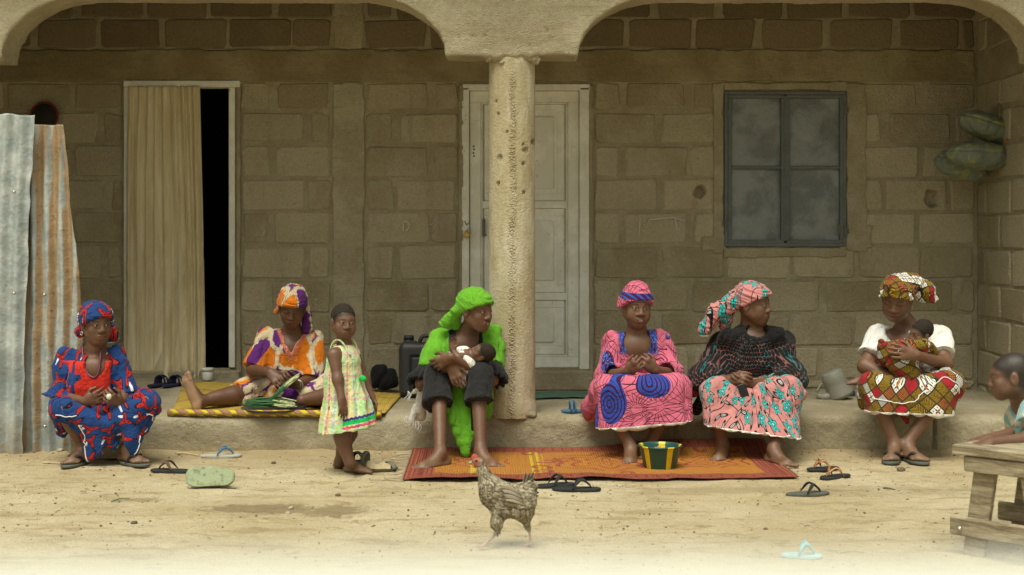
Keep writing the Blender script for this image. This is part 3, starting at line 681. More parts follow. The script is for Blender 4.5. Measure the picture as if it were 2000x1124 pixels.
class Head:
    """origin between the eyes' level and the skull's middle; x to the side, y out of the face, z up (head about .228 high at scale 1)"""
    def __init__(s, c, yaw, pitch=0, roll=0, sc=1.0, skin=(.115, .058, .032), gaze=0, baby=0, smile=0, lids=0, hair=None, jaw=0.0, nose=0.0, lip=0.0):
        f = A(sin(radians(yaw)), -cos(radians(yaw)), 0); u = A(0, 0, 1.0); x = np.cross(u, f); a = radians(pitch)
        f, u = f*cos(a)-u*sin(a), u*cos(a)+f*sin(a); r = radians(roll); x, u = x*cos(r)+u*sin(r), u*cos(r)-x*sin(r)
        s.c = np.asarray(c, float); s.M = np.stack([x, f, u], 1); s.sc = sc; s.skin = np.array(skin); s.gaze = gaze; s.baby = baby; s.lids = lids; s.smile = smile; s.hair = hair; s.jaw = jaw; s.nose = nose; s.lip = lip
    def w(s, x, y, z): return s.c+s.M@(A(x, y, z)*s.sc)
    def ell(s, d, c, r, k, op='+'): d.ell(s.w(*c), A(*r)*s.sc, s.M, k*s.sc, op)
    def cone(s, d, a, b, r1, r2, k, op='+'): d.cone(s.w(*a), s.w(*b), r1*s.sc, r2*s.sc, k*s.sc, op)
    def cran(s, d, t=0.0, k=.02):
        b = s.baby
        s.ell(d, (0, -.016-.006*b, .027+.006*b), (.073+t+.004*b, .094+t, .084+t+.004*b), k)
        s.ell(d, (0, .034, .028), (.060+t, .052+t, .058+t), k)
    def build(s, d):
        b = s.baby; s.cran(d)
        s.ell(d, (0, .028, -.040), (.059+.005*b+s.jaw, .058, .068-.012*b), .035)
        s.ell(d, (0, .060, -.095+.016*b), (.024, .020, .018), .030)
        for e in (-1, 1):
            s.cone(d, (e*.056, -.006, -.045), (e*.022, .056, -.092+.016*b), .019, .016, .030)
            s.ell(d, (e*.040, .058, -.028), (.023+.006*b, .020+.003*b, .020+.005*b), .024)
            s.ell(d, (e*.034, .054, -.056), (.022+.006*b+s.jaw, .022+.003*b+s.jaw*.5, .022), .026)
            s.cone(d, (e*.012, .080, .022), (e*.046, .062, .020), .009, .008, .018)
            s.ell(d, (e*.0315, .093, .001), (.0155, .0135, .0095), .010, '-')
            s.ell(d, (e*.0315, .0740, -.001), (.0150, .0138, .0122), .003)
            s.cone(d, (e*.019, .0845, .0075), (e*.045, .0765, .0065), .0046, .0044, .004)
            s.cone(d, (e*.020, .0835, -.0105), (e*.043, .077, -.0095), .0036, .0036, .004)
            s.ell(d, (e*.0150, .0900, -.036), (.0110+s.nose, .0105, .0085), .007)
            s.ell(d, (e*.077, -.008, -.008), (.009, .021, .032), .006); s.ell(d, (e*.087, -.002, -.004), (.006, .011, .018), .005, '-')
        s.cone(d, (0, .081, .012), (0, .0985, -.028), .0090, .0120, .014); s.ell(d, (0, .0985, -.032), (.0130+s.nose, .0100+s.nose*.5, .0100), .006)
        for e in (-1, 1): s.ell(d, (e*.0075, .094, -.0430), (.0035, .0045, .0035), .002, '-')
        s.ell(d, (0, .079, -.0655), (.031, .0125, .020), .016); g = .0012*s.smile
        s.ell(d, (0, .0905, -.0605), (.0235+.002*s.smile, .0085+s.lip, .0058+s.lip), .004); s.ell(d, (0, .0885, -.0735-g), (.0205+.002*s.smile, .0092+s.lip, .0070+s.lip), .004)
        for e in (-1, 1): s.cone(d, (e*.020, .093, -.0665+g), (0, .0990, -.067), .0015+g*.3, .0016+g, .002, '-')
    def local(s, V): return ((V-s.c)@s.M)/s.sc
    def paint(s, V, C):
        L = s.local(V); x, y, z = L.T
        if s.hair is not None:
            fr, bk = s.hair; n = nrm(A(0, (fr-bk)/.16, -1.0)); dd = (L-A(0, .10, fr))@n+.014*noise3(L*34, 3); m = (sst(.022, -.012, dd)*(np.abs(x) < .1)*(y < .1)*(z > -.09)*(1-sst(.074, .080, np.abs(x))))[:, None]; C[:] = C*(1-m)+m*A(.028, .020, .016)
        near = (np.abs(x) < .09) & (np.abs(z) < .13) & (y > .02)
        def put(m, col):
            m = (m*near)[:, None]; C[:] = C*(1-m)+m*np.array(col)
        lip = sst(1.15, .85, np.sqrt((x/.0245)**2+((z+.067)/.0125)**2))*(y > .08); put(lip*.65, s.skin*A(1.25, .92, .92)+A(.012, .004, .004))
        put(sst(.0042, .002, np.abs(z+.0668))*(np.abs(x) < .022)*(y > .082)*.8, s.skin*.25)
        if s.smile: put(sst(.0040, .0022, np.abs(z+.0658))*(np.abs(x) < .010)*(y > .080)*.8, (.50, .46, .40))
        for e in (-1, 1):
            ex = x-e*.0315
            brow = sst(.0050, .0022, np.abs(z-.0215+.10*(np.abs(ex)-.004)**1.0*.6))*(np.abs(ex-e*.003) < .0175)*(y > .05); put(brow*.6*(1-.5*s.baby), (.016, .010, .008))
            lidh = .0047*(1-.8*s.lids)
            eye = sst(1.15, .9, np.sqrt((ex/.0126)**2+((z+.0015+.003*s.lids)/lidh)**2))*(y > .062); put(eye, (.30, .25, .20) if s.lids < .6 else s.skin*.3)
            iris = sst(.0074, .0058, np.sqrt((ex-s.gaze*.006)**2+((z+.001)*1.05)**2))*eye; put(iris*(s.lids < .6), (.010, .006, .005))
            rim = sst(.0026, .001, np.abs(np.sqrt((ex/.0150)**2+((z+.0015)/(lidh+.0012))**2)-1)*.010)*(z > -.003)*(y > .06); put(rim*.75, (.012, .008, .006))
            put(sst(.006, .0035, np.sqrt((x-e*.0075)**2+((z+.0435))**2))*(y > .085)*.7, s.skin*.25)

def onto(o, pts, off=.003):
    """lay a line on the surface of a mesh"""
    from mathutils.bvhtree import BVHTree
    me = o.data; L = wloc(o); t = BVHTree.FromPolygons([v.co for v in me.vertices], [p.vertices for p in me.polygons]); out = []
    for p in pts:
        co, n, _, _ = t.find_nearest(tuple(p-L)); out.append(np.array(co)+np.array(n)*off+L)
    return np.array(out)
def toefoot(d, px, py, dr, z=0.0, sc=1.0, side=1):
    """a foot whose toes end at a measured ground point; returns the ankle joint"""
    f = nrm(A(dr[0], dr[1], 0)); toe = PZ(px, gY(py), z); heel = toe-f*.228*sc; an = heel+f*.030*sc+A(0, 0, .078*sc); foot(d, heel, f, an, sc, side=side); return an
def hand(d, wrist, f, n, s, curl=.5, sc=1.0, spread=1.0, thumb=.6, k=.004):
    """palm and five fingers: f along the hand, n out of the palm, s towards the thumb"""
    f = nrm(f); n = nrm(n-f*np.dot(n, f)); s_ = np.cross(n, f); s = s_*np.sign(np.dot(s_, s)+1e-9); w_ = np.asarray(wrist, float)
    d.cone(w_, w_+f*.03*sc, .024*sc, .028*sc, .015, flat=(n, .7))
    d.cone(w_+f*.022*sc+s*.010*sc, w_+f*.078*sc+s*.018*sc, .024*sc, .020*sc, .012, flat=(n, .62)); d.cone(w_+f*.022*sc-s*.012*sc, w_+f*.074*sc-s*.020*sc, .022*sc, .018*sc, .012, flat=(n, .62))
    for i, (o, L) in enumerate(((.032, .066), (.0115, .075), (-.0095, .070), (-.030, .055))):
        b = w_+(f*(.084-.0035*abs(i-1.2))+s*o)*sc; g = nrm(f+s*(o*2.2*spread)); cu = curl*(1+.10*(i-1.5))
        a = 0
        for j, (fr_, an) in enumerate(((.44, 46), (.32, 62), (.24, 42))):
            a += radians(an)*cu; e = b+(g*cos(a)+n*sin(a))*L*fr_*sc; r = (.0094-.0008*j-.0006*(i == 3))*sc
            d.cone(b, e, r, r-.0007*sc, k if j == 0 else .003); b = e
    b = w_+(f*.026+s*.024+n*.006)*sc; e = b+nrm(f*.62+s*.62+n*.35)*.042*sc; d.cone(b, e, .0135*sc, .0105*sc, .010)
    g = nrm(f*(.95)+s*(.35-.6*thumb)+n*(.25+.5*thumb)); d.cone(e, e+g*.032*sc, .0102*sc, .0085*sc, .004)

def foot(d, heel, dr, ankle, sc=1.0, up=(0, 0, 1), toes=True, side=1):
    """bare foot on the ground: heel = contact point under the ankle, dr = where the toes point"""
    u = nrm(up); f = nrm(np.asarray(dr, float)-u*np.dot(dr, u)); s = np.cross(u, f)*side; h = np.asarray(heel, float); L = .235*sc
    d.ell(h+u*.030*sc-f*.008*sc, A(.030, .036, .031)*sc, np.stack([s, f, u], 1), .02)
    d.cone(ankle, h+f*L*.30+u*.040*sc, .034*sc, .030*sc, .03); d.cone(h+f*L*.28+u*.040*sc, h+f*L*.66+u*.022*sc, .031*sc, .024*sc, .03, flat=(s, 1.0))
    d.cone(h+u*.018*sc, h+f*L*.66+u*.017*sc, .027*sc, .041*sc, .02, flat=(u, .42))
    if toes:
        for i, (o, r, l, back) in enumerate(((.029, .0140, .052, 0), (.0085, .0100, .050, .002), (-.0085, .0096, .044, .008), (-.024, .0092, .036, .016), (-.038, .0090, .028, .026))):
            b = h+f*(L*.70-back*sc)+s*o*sc+u*.014*sc; e = b+f*l*sc*.75-u*.003*sc+s*o*sc*.05; d.cone(b, e, r*sc, r*.95*sc, .006)

def limb(d, a, b, c, r, bulge=None, k=.03):
    d.cone(a, b, r[0], r[1], k); d.cone(b, c, r[1], r[2], k)
    if bulge is not None:
        m = lerp(np.asarray(b, float), np.asarray(c, float), .30)+np.asarray(bulge[0], float); dd, s, u = frame(np.asarray(c, float)-b)
        d.ell(m, A(bulge[1], bulge[1]*2.6, bulge[1]), np.stack([s, dd, u], 1), .03)

def torso(d, pel, chest, neck, shl, shr, hd, gr=0.0, bust=True, sc=1.0, k=.05, neckr=.047):
    """trunk from pelvis to shoulders, flattened front to back"""
    pel, chest, neck, shl, shr = [np.asarray(v, float) for v in (pel, chest, neck, shl, shr)]; side = nrm(shr-shl); up = nrm(chest-pel); fw = nrm(np.cross(side, up)); fw = fw if fw[1] < 0 else -fw
    d.cone(pel, lerp(pel, chest, .55), (.150+gr)*sc, (.122+gr)*sc, k, flat=(fw, .74)); d.cone(lerp(pel, chest, .5), chest+up*.03*sc, (.122+gr)*sc, (.135+gr)*sc, k, flat=(fw, .72))
    d.cone(shl-side*-.015, shr+side*-.015, (.052+gr*.8)*sc, (.052+gr*.8)*sc, k*.9); d.cone(lerp(shl, shr, .5)-up*.02*sc, neck, (.085+gr)*sc, (neckr+.008+gr*.3)*sc, k, flat=(fw, .8))
    if bust:
        for e in (-1, 1): d.ell(chest+side*e*.062*sc+fw*(.072+gr*.4)*sc-up*.03*sc, A(.062+gr, .055+gr, .068+gr)*sc, np.stack([side, fw, up], 1), .05)
    return side, up, fw

def skin_mesh(root, d, head, extra=(), h=.0045, name='body'):
    V, F = d.mesh(h); C = np.tile(head.skin, (len(V), 1)); C = C*(1+.10*fbm(V*16, 2, 3))[:, None]; head.paint(V, C)
    for fn in extra: fn(V, C)
    return mk(name, V, F, M_skin, root, attrs={'col': C})
def pale(c, r, k=1.0, col=(.34, .20, .125), nrm_=None):
    def f(V, C):
        m = sst(r, r*.55, np.linalg.norm(V-np.asarray(c), axis=1))*k
        if nrm_ is not None: m = m*sst(-.1, .02, (V-np.asarray(c))@nrm(nrm_))
        C[:] = C*(1-m[:, None])+m[:, None]*np.array(col)
    return f
def ridges(V, axis, sc, seed, long=.12, sharp=1.0):
    """cloth creases running along an axis: rounded ridges, tight valleys"""
    a, s, u = frame(axis); q = np.stack([V@a*long, V@s, V@u], 1)*sc
    q = q+.45*np.stack([noise3(V*sc*.45, seed+5), noise3(V*sc*.45+9, seed+6), noise3(V*sc*.45+4, seed+7)], 1)
    n = noise3(q, seed); m = noise3(q*2.1+3, seed+1); return ((np.abs(n)**.7)*2-.9)*sharp+(np.abs(m)**.7-.5)*.55
FOLD = 1.55
def cloth(root, name, d, mat, h=.006, folds=(), smooth=1, uv=None, attrs=None, thin=True):
    V, F = d.mesh(h, smooth=smooth); N = vnormals(V, F); base = V.copy()
    for fn in folds:
        V = V+N*(fn(base)*FOLD)[:, None]
    cx_ = (base[:, 0].min()+base[:, 0].max())/2; sg = np.tanh((base[:, 0]-cx_)/.08)*.75*(base[:, 1]-base[:, 1].min()-.05); a = {'cuv': np.stack([base[:, 0]+sg, base[:, 2]-.85*base[:, 1], base[:, 1]], 1) if uv is None else uv(base)}
    for k, fn in (attrs or {}).items(): a[k] = fn(base)
    return mk(name, V, F, mat, root, attrs=a)
def scarf(root, hd, mat, t=.014, front=.048, back=-.055, extra=None, h=.0045, seed=0, wrap=(0, .45, 1), name='head_scarf', trim=None, amp=.0035):
    """cloth wound round the head down to a tilted brim, plus whatever knots and tails extra() adds"""
    d = SDF(); hd.cran(d, t+.004, .03); s = hd
    z0 = lerp(front, back, .5); d.plane(s.w(0, .10, front), s.M@nrm(A(0, (front-back)/.19, -1.0)), .006)
    if extra: extra(d)
    ax = s.M@nrm(A(*wrap))
    def fold(V):
        q = s.local(V); return 1.15*amp*(1.6*np.abs(noise3(np.stack([q@nrm(A(*wrap))*95, q[:, 0]*9, q[:, 1]*9], 1)+2.2*noise3(q*9, seed)[:, None], seed+1))-.5)+.0025*fbm(q*20, 3, seed+3)
    return cloth(root, name, d, mat, h, [fold], 1, uv=lambda V: s.local(V)*A(1, 1, 1), attrs=trim)
def ring_obj(name, c, n, R, r, mat, parent, seg=20):
    dd, s, u = frame(n); pts = [np.asarray(c)+R*(cos(a)*s+sin(a)*u) for a in np.linspace(0, 2*pi, seg+1)]
    return mk(name, *tube(pts, r, 6, False), mat, parent)
M_silver = plain('silver', (.6, .58, .52), .3, .5, .1, 50, 0, 1.0)
M_gold = plain('brass', (.55, .38, .12), .35, .5, .1, 50, 0, 1.0)

def fabric(name, fn, rough=.9, weave=.0020):
    def f():
        uv = attr('cuv'); c = fn(uv); wv = tnoise(vmul(uv, 600), 1.0, 2, .5); lo = tnoise(uv, 9, 3); cr = (tnoise(uv, 13, 3, .5, .8)-.5).abs()*9.0+(tnoise(uv, 36, 3, .5, .6)-.5).abs()*4.5; return mulc(c, .86+lo*.24), wv*.3+cr, weave
    m = material(name, f, rough, .12); m.node_tree.nodes['Principled BSDF'].inputs['Sheen Weight'].default_value = .08; return m
def solid(name, c, rough=.9, var=.1):
    return fabric(name, lambda uv: mulc(tuple(c), (tnoise(uv, 22, 4)-.5)*(2*var)+1.0), rough)
def cell(uv, scale, rnd=.8, seedv=(0, 0, 0)):
    """scattered motifs: local x, y inside each motif, a random number and the distance to its centre"""
    x, y, _ = xyz(vadd(uv, tuple(seedv))); n = tvor(vec(x*scale, y*scale, 0.0), 1.0, 'F1', rnd, '2D'); px, py, _ = xyz(S(n.outputs['Position'])); r1, r2, r3 = xyz(S(n.outputs['Color']))
    dx, dy = x*scale-px, y*scale-py; a = r1*6.283; c, s_ = a.cos(), a.sin()
    return dx*c-dy*s_, dx*s_+dy*c, r2, S(n.outputs['Distance'])
# ============================================================ printed cloths
WHITE, BLACK = (.74, .72, .64), (.014, .012, .012)
def hemtrim(c, w_=.013, col=WHITE):
    h = attr('hem', 'Fac'); return mix((h < w_), c, col)
def pr_birds(uv):
    """blue ground, red birds with black outlines and white flashes"""
    x, y, r, ds = cell(uv, 10.5, .62); n = tnoise(uv, 55, 2)
    def bird(g):
        w1 = ((x/.42)**2.0+((y-.10-x.abs()*.42)/(.105))**2.0).sqrt()+(n-.5)*.35
        b1 = (((x-.03)/.095)**2.0+((y+.10)/.28)**2.0).sqrt()+(n-.5)*.35
        return w1.min(b1)-g
    d = bird(0.0); base = mix(tnoise(uv, 14, 3), (.013, .042, .150), (.020, .060, .205))
    wh = ((((x-.24)/.20)**2.0+((y+.16)/.075)**2.0).sqrt()+(n-.5)*.5) < 1.0
    c = mix(wh*(r > .35), base, (.66, .68, .72)); c = mix(d < 1.28, c, (.012, .010, .016)); c = mix(d < 1.0, c, (.42, .024, .022)); c = mix((d < .55)*((x*26.0).sin() > .72), c, (.05, .008, .012))
    return c
F_birds = fabric('blue_bird_print', lambda uv: hemtrim(pr_birds(uv)))
F_birds_s = fabric('blue_bird_print_scarf', pr_birds)
def pr_tiedye(uv):
    """orange, cream and purple tie dye with dark feathered veins"""
    n = tnoise(uv, 11, 4, .6, .0, 1); x, y, _ = xyz(uv); q = vadd(vec(x, y, 0.0), vmul(n, .055)); v = tvor(q, 8.0, 'F1', .9, '2D'); ds = S(v.outputs['Distance']); r, g, b = xyz(S(v.outputs['Color']))
    px, py, _ = xyz(S(v.outputs['Position'])); ang = atan2(y-py/8.0, x-px/8.0); f = tnoise(uv, 60, 3, .6)
    e = ds+(f-.5)*.22+((ang*11.0).sin())*.035
    core = mix(r > .46, (.62, .175, .012), (.105, .022, .155))
    c = mix(e.ss(.40, .46), core, (.60, .50, .33)); vein = ((ang*9.0+f*3.0).sin().abs()).ss(.34, .14)*(e.ss(.34, .46)); c = mix(vein*.85, c, (.085, .025, .045))
    c = mix(e.ss(.62, .68), c, mix(g > .35, (.66, .20, .012), (.12, .026, .17)))
    return c
F_tiedye = fabric('orange_purple_tie_dye', lambda uv: mix(attr('yoke', 'Fac'), pr_tiedye(uv), mix((tnoise(uv, 160, 2) > .52), (.50, .10, .05), (.62, .30, .20))))
F_tiedye_s = fabric('tie_dye_scarf', pr_tiedye)
def web(uv, sc, n, seed):
    x, y, r, ds = cell(uv, sc, 1.0, seed); a = atan2(y, x)*(n/6.2832)+r; fr_ = (a.fr()-.5).abs(); return ((fr_*ds*(6.28/n)/sc) < .0016)*(ds > .14)
CIRC = []
def pr_pink(uv, circ):
    x, y, _ = xyz(uv); c = mix(tnoise(uv, 7, 3), (.58, .125, .20), (.65, .16, .24)); ln = web(uv, 5.2, 26.0, (0, 0, 0)).max(web(uv, 3.4, 20.0, (.37, .61, 0))); c = mix(ln, c, (.055, .008, .022))
    for cx, cy, rx, ry in circ:
        d = (((x-cx)/rx)**2.0+((y-cy)/ry)**2.0).sqrt(); e = ((((x-cx+rx*.28)/rx)**2.0+((y-cy+ry*.10)/ry)**2.0).sqrt()); sw = tnoise(uv, 12, 2)
        rr = (e*4.2+sw*.9).fr(); col = mix(rr < .42, (.030, .075, .40), (.060, .010, .035)); col = mix((rr*3.0).fr() < .16, col, (.012, .014, .06))
        c = mix(d < 1.0, c, col)
    return c
def pr_floral(uv):
    """salmon ground, teal flowers, dark stems and pointed leaves"""
    base = mix(tnoise(uv, 9, 3), (.51, .205, .195), (.58, .255, .24)); x, y, r, ds = cell(uv, 18.5, .78); a = atan2(y, x); pet = (a*5.0+r*6.0).cos()*.11+.30
    x2, y2, r2, d2 = cell(uv, 19.5, .9, (.31, .17, 0)); lx = x2.abs(); leaf = ((x2/.40)**2.0+((y2-.0)/(.105))**2.0).sqrt()
    x3, y3, r3, d3 = cell(uv, 11.0, 1.0, (.7, .4, 0)); stem = ((y3-(x3*4.0+r3*5.0).sin()*.13).abs() < .024)
    c = mix(stem, base, (.05, .018, .025)); c = mix((leaf < 1.45)*(r2 > .12), c, BLACK); c = mix((leaf < .80)*(r2 > .12)*((y2.abs()) > .018), c, mix(r2 > .62, (.40, .40, .42), (.55, .50, .50)))
    fl = r > .42; c = mix((ds < pet+.055)*fl, c, BLACK); c = mix((ds < pet)*fl, c, (.020, .42, .40)); c = mix((ds < .12)*fl, c, BLACK); c = mix((ds < .075)*fl, c, (.45, .55, .60))
    return c
F_floral = fabric('salmon_teal_floral_print', lambda uv: hemtrim(pr_floral(uv))); F_floral_s = fabric('floral_scarf', lambda uv: hemtrim(pr_floral(uv), .012))
def pr_diamond(uv, sc=1.0):
    """quilted wax print: tilted squares in white rosettes, ochre chevrons, red and black checks"""
    x, y, _ = xyz(uv); k = 13.5*sc; u = (x+y*.9)*k; v = (x*.9-y)*k; iu, iv = u.fl(), v.fl(); a, b = u.fr()-.5, v.fr()-.5
    h = ((iu*12.9898+iv*78.233).sin()*43758.5).fr(); d = a.abs().max(b.abs()); rr = (a*a+b*b).sqrt(); an = atan2(b, a)
    ros = mix(rr < (an*4.0).cos()*.09+.19, WHITE, (.145, .014, .030)); ros = mix((rr < .08), ros, (.42, .24, .02)); ros = mix((rr > .30)*((an*4.0).sin().abs() < .4)*(rr < .42), ros, (.03, .025, .02))
    chv = mix((((a.abs()+b)*6.0).fr() < .5), (.36, .215, .014), (.032, .026, .016)); red = mix((((a+b)*5.0).fr() < .42), (.36, .020, .026), (.27, .016, .022)); dots = mix(((((a*7.0).fr()-.5)**2.0+((b*7.0).fr()-.5)**2.0) < .09), (.16, .015, .025), (.42, .24, .015))
    strp = mix(((a-b)*7.0).fr() < .45, (.62, .60, .54), (.05, .05, .055))
    c = mix(h < .19, chv, ros); c = mix((h > .19)*(h < .34), c, red); c = mix((h > .66)*(h < .90), c, dots); c = mix(h > .94, c, strp); c = mix(d > .44, c, mix(h < .19, (.05, .04, .02), (.012, .012, .010)))
    return c
F_diamond = fabric('red_ochre_wax_print', lambda uv: hemtrim(pr_diamond(uv), .014)); F_diamond_s = fabric('wax_print_scarf', lambda uv: hemtrim(pr_diamond(uv, 1.25), .010)); F_diamond_b = fabric('wax_print_wrap', lambda uv: pr_diamond(uv, 1.15))
def pr_plaid(uv):
    x, y, z = xyz(uv); q = x; n = tnoise(vmul(uv, (60, 240, 60)), 1.0, 3, .6)
    def st(v, f, ph, w_): return ((v*f+ph).fr()-.5).abs().ss(w_, w_*.6)
    c = mix(tnoise(uv, 12, 3), (.60, .66, .36), (.68, .70, .50)); c = mix(st(q, 9.0, .1, .20)*.8, c, (.36, .62, .24)); c = mix(st(y, 8.0, .35, .20)*.55, c, (.40, .66, .26)); c = mix(st(q, 9.0, .55, .10)*.7, c, (.74, .62, .16)); c = mix(st(y, 8.0, .8, .12)*.5, c, (.75, .60, .25))
    c = mix(st(q, 9.0, .38, .055)*.8, c, (.70, .11, .24)); c = mix(st(y, 8.0, .05, .07)*.5, c, (.72, .20, .28)); c = mix(st(q, 9.0, .78, .06)*.55, c, (.25, .45, .62)); c = mix(n.ss(.50, .62)*.55, c, (.78, .76, .60))
    h = attr('hem', 'Fac'); b = attr('band', 'Fac'); zz = ((z*0.0+q*52.0).fr()-.5).abs()*.010
    for lo, hi, col in ((.062, .078, (.05, .05, .22)), (.038, .060, (.012, .50, .10)), (.020, .034, (.68, .10, .20))):
        hh = h+zz if hi != .060 else h; c = mix((hh > lo)*(hh < hi)*(b > .5), c, col)
    return c
F_plaid = fabric('pastel_plaid_cotton', pr_plaid)
F_lime = solid('lime_green_cotton', (.135, .385, .026)); F_black = solid('charcoal_cotton', (.022, .022, .022)); F_white = solid('white_cotton', (.76, .75, .70)); F_red = fabric('red_eyelet_cotton', lambda uv: mix(S(tvor(uv, 60).outputs['Distance']).ss(.22, .14), (.62, .035, .022), (.25, .010, .010)))
def pr_lime_black(uv): return mix(attr('blk', 'Fac'), mulc((.135, .385, .026), tnoise(uv, 20, 3)*.3+.85), (.020, .020, .021))
F_limeblack = fabric('lime_and_black_blouse', pr_lime_black)
def pr_lace(uv):
    """black disc lace worn over the floral cloth, with sequins on the chest"""
    x, y, _ = xyz(uv); k = 33.0; u = x*k; v = y*k*1.12; v2 = v.fl(); u2 = u+(v2*.5); a, b = u2.fr()-.5, v.fr()-.5; rr = (a*a+b*b).sqrt(); thin = attr('thin', 'Fac'); n = tnoise(uv, 5, 3)
    gap = (rr > .48)*((thin+n*.5-.25).ss(.25, .75)); sp = S(tvor(uv, 75, 'F1', 1.0).outputs['Distance']) < .14
    c = mix(gap, (.013, .012, .012), mulc(pr_floral(uv), .36)); return mix(sp*attr('sequin', 'Fac'), c, (.62, .66, .66))
F_lace = fabric('black_disc_lace', pr_lace, .85, .002)
def pr_stripe(uv):
    x, y, _ = xyz(uv); n = tnoise(uv, 30, 3); a = ((y*13.0+n*.3).fr()); c = mix(a < .5, (.62, .60, .50), (.26, .47, .47)); return mix((a > .46)*(a < .56), c, (.62, .50, .30))
F_stripe = fabric('cream_teal_striped_jersey', pr_stripe)
# ============================================================ figures
def skirt(d, hipL, hipR, kneeL, kneeR, hemL, hemR, rh=.115, rk=.085, rb=.07, n=7, sag=.05, fwd=.0, k=.06, drop=True):
    hipL, hipR, kneeL, kneeR, hemL, hemR = [np.asarray(v, float) for v in (hipL, hipR, kneeL, kneeR, hemL, hemR)]
    for t in np.linspace(0, 1, n):
        dz = A(0, 0, -sag*4*t*(1-t)); a, b, c = lerp(hipL, hipR, t), lerp(kneeL, kneeR, t)+dz+A(0, -fwd*4*t*(1-t), 0), lerp(hemL, hemR, t)
        d.cone(a, b, rh, rk, k)
        if drop: d.cone(b, c, rk, rb, k)
def below(pl, pr, down=(0, 0, -1)):
    """plane through the hem line, keeping what is above it"""
    pl, pr = np.asarray(pl, float), np.asarray(pr, float); s = nrm(pr-pl); n = A(*down)-s*np.dot(A(*down), s); return (pl+pr)/2, nrm(n)
def hemdist(pt, n): return lambda V: -((V-pt)@n)

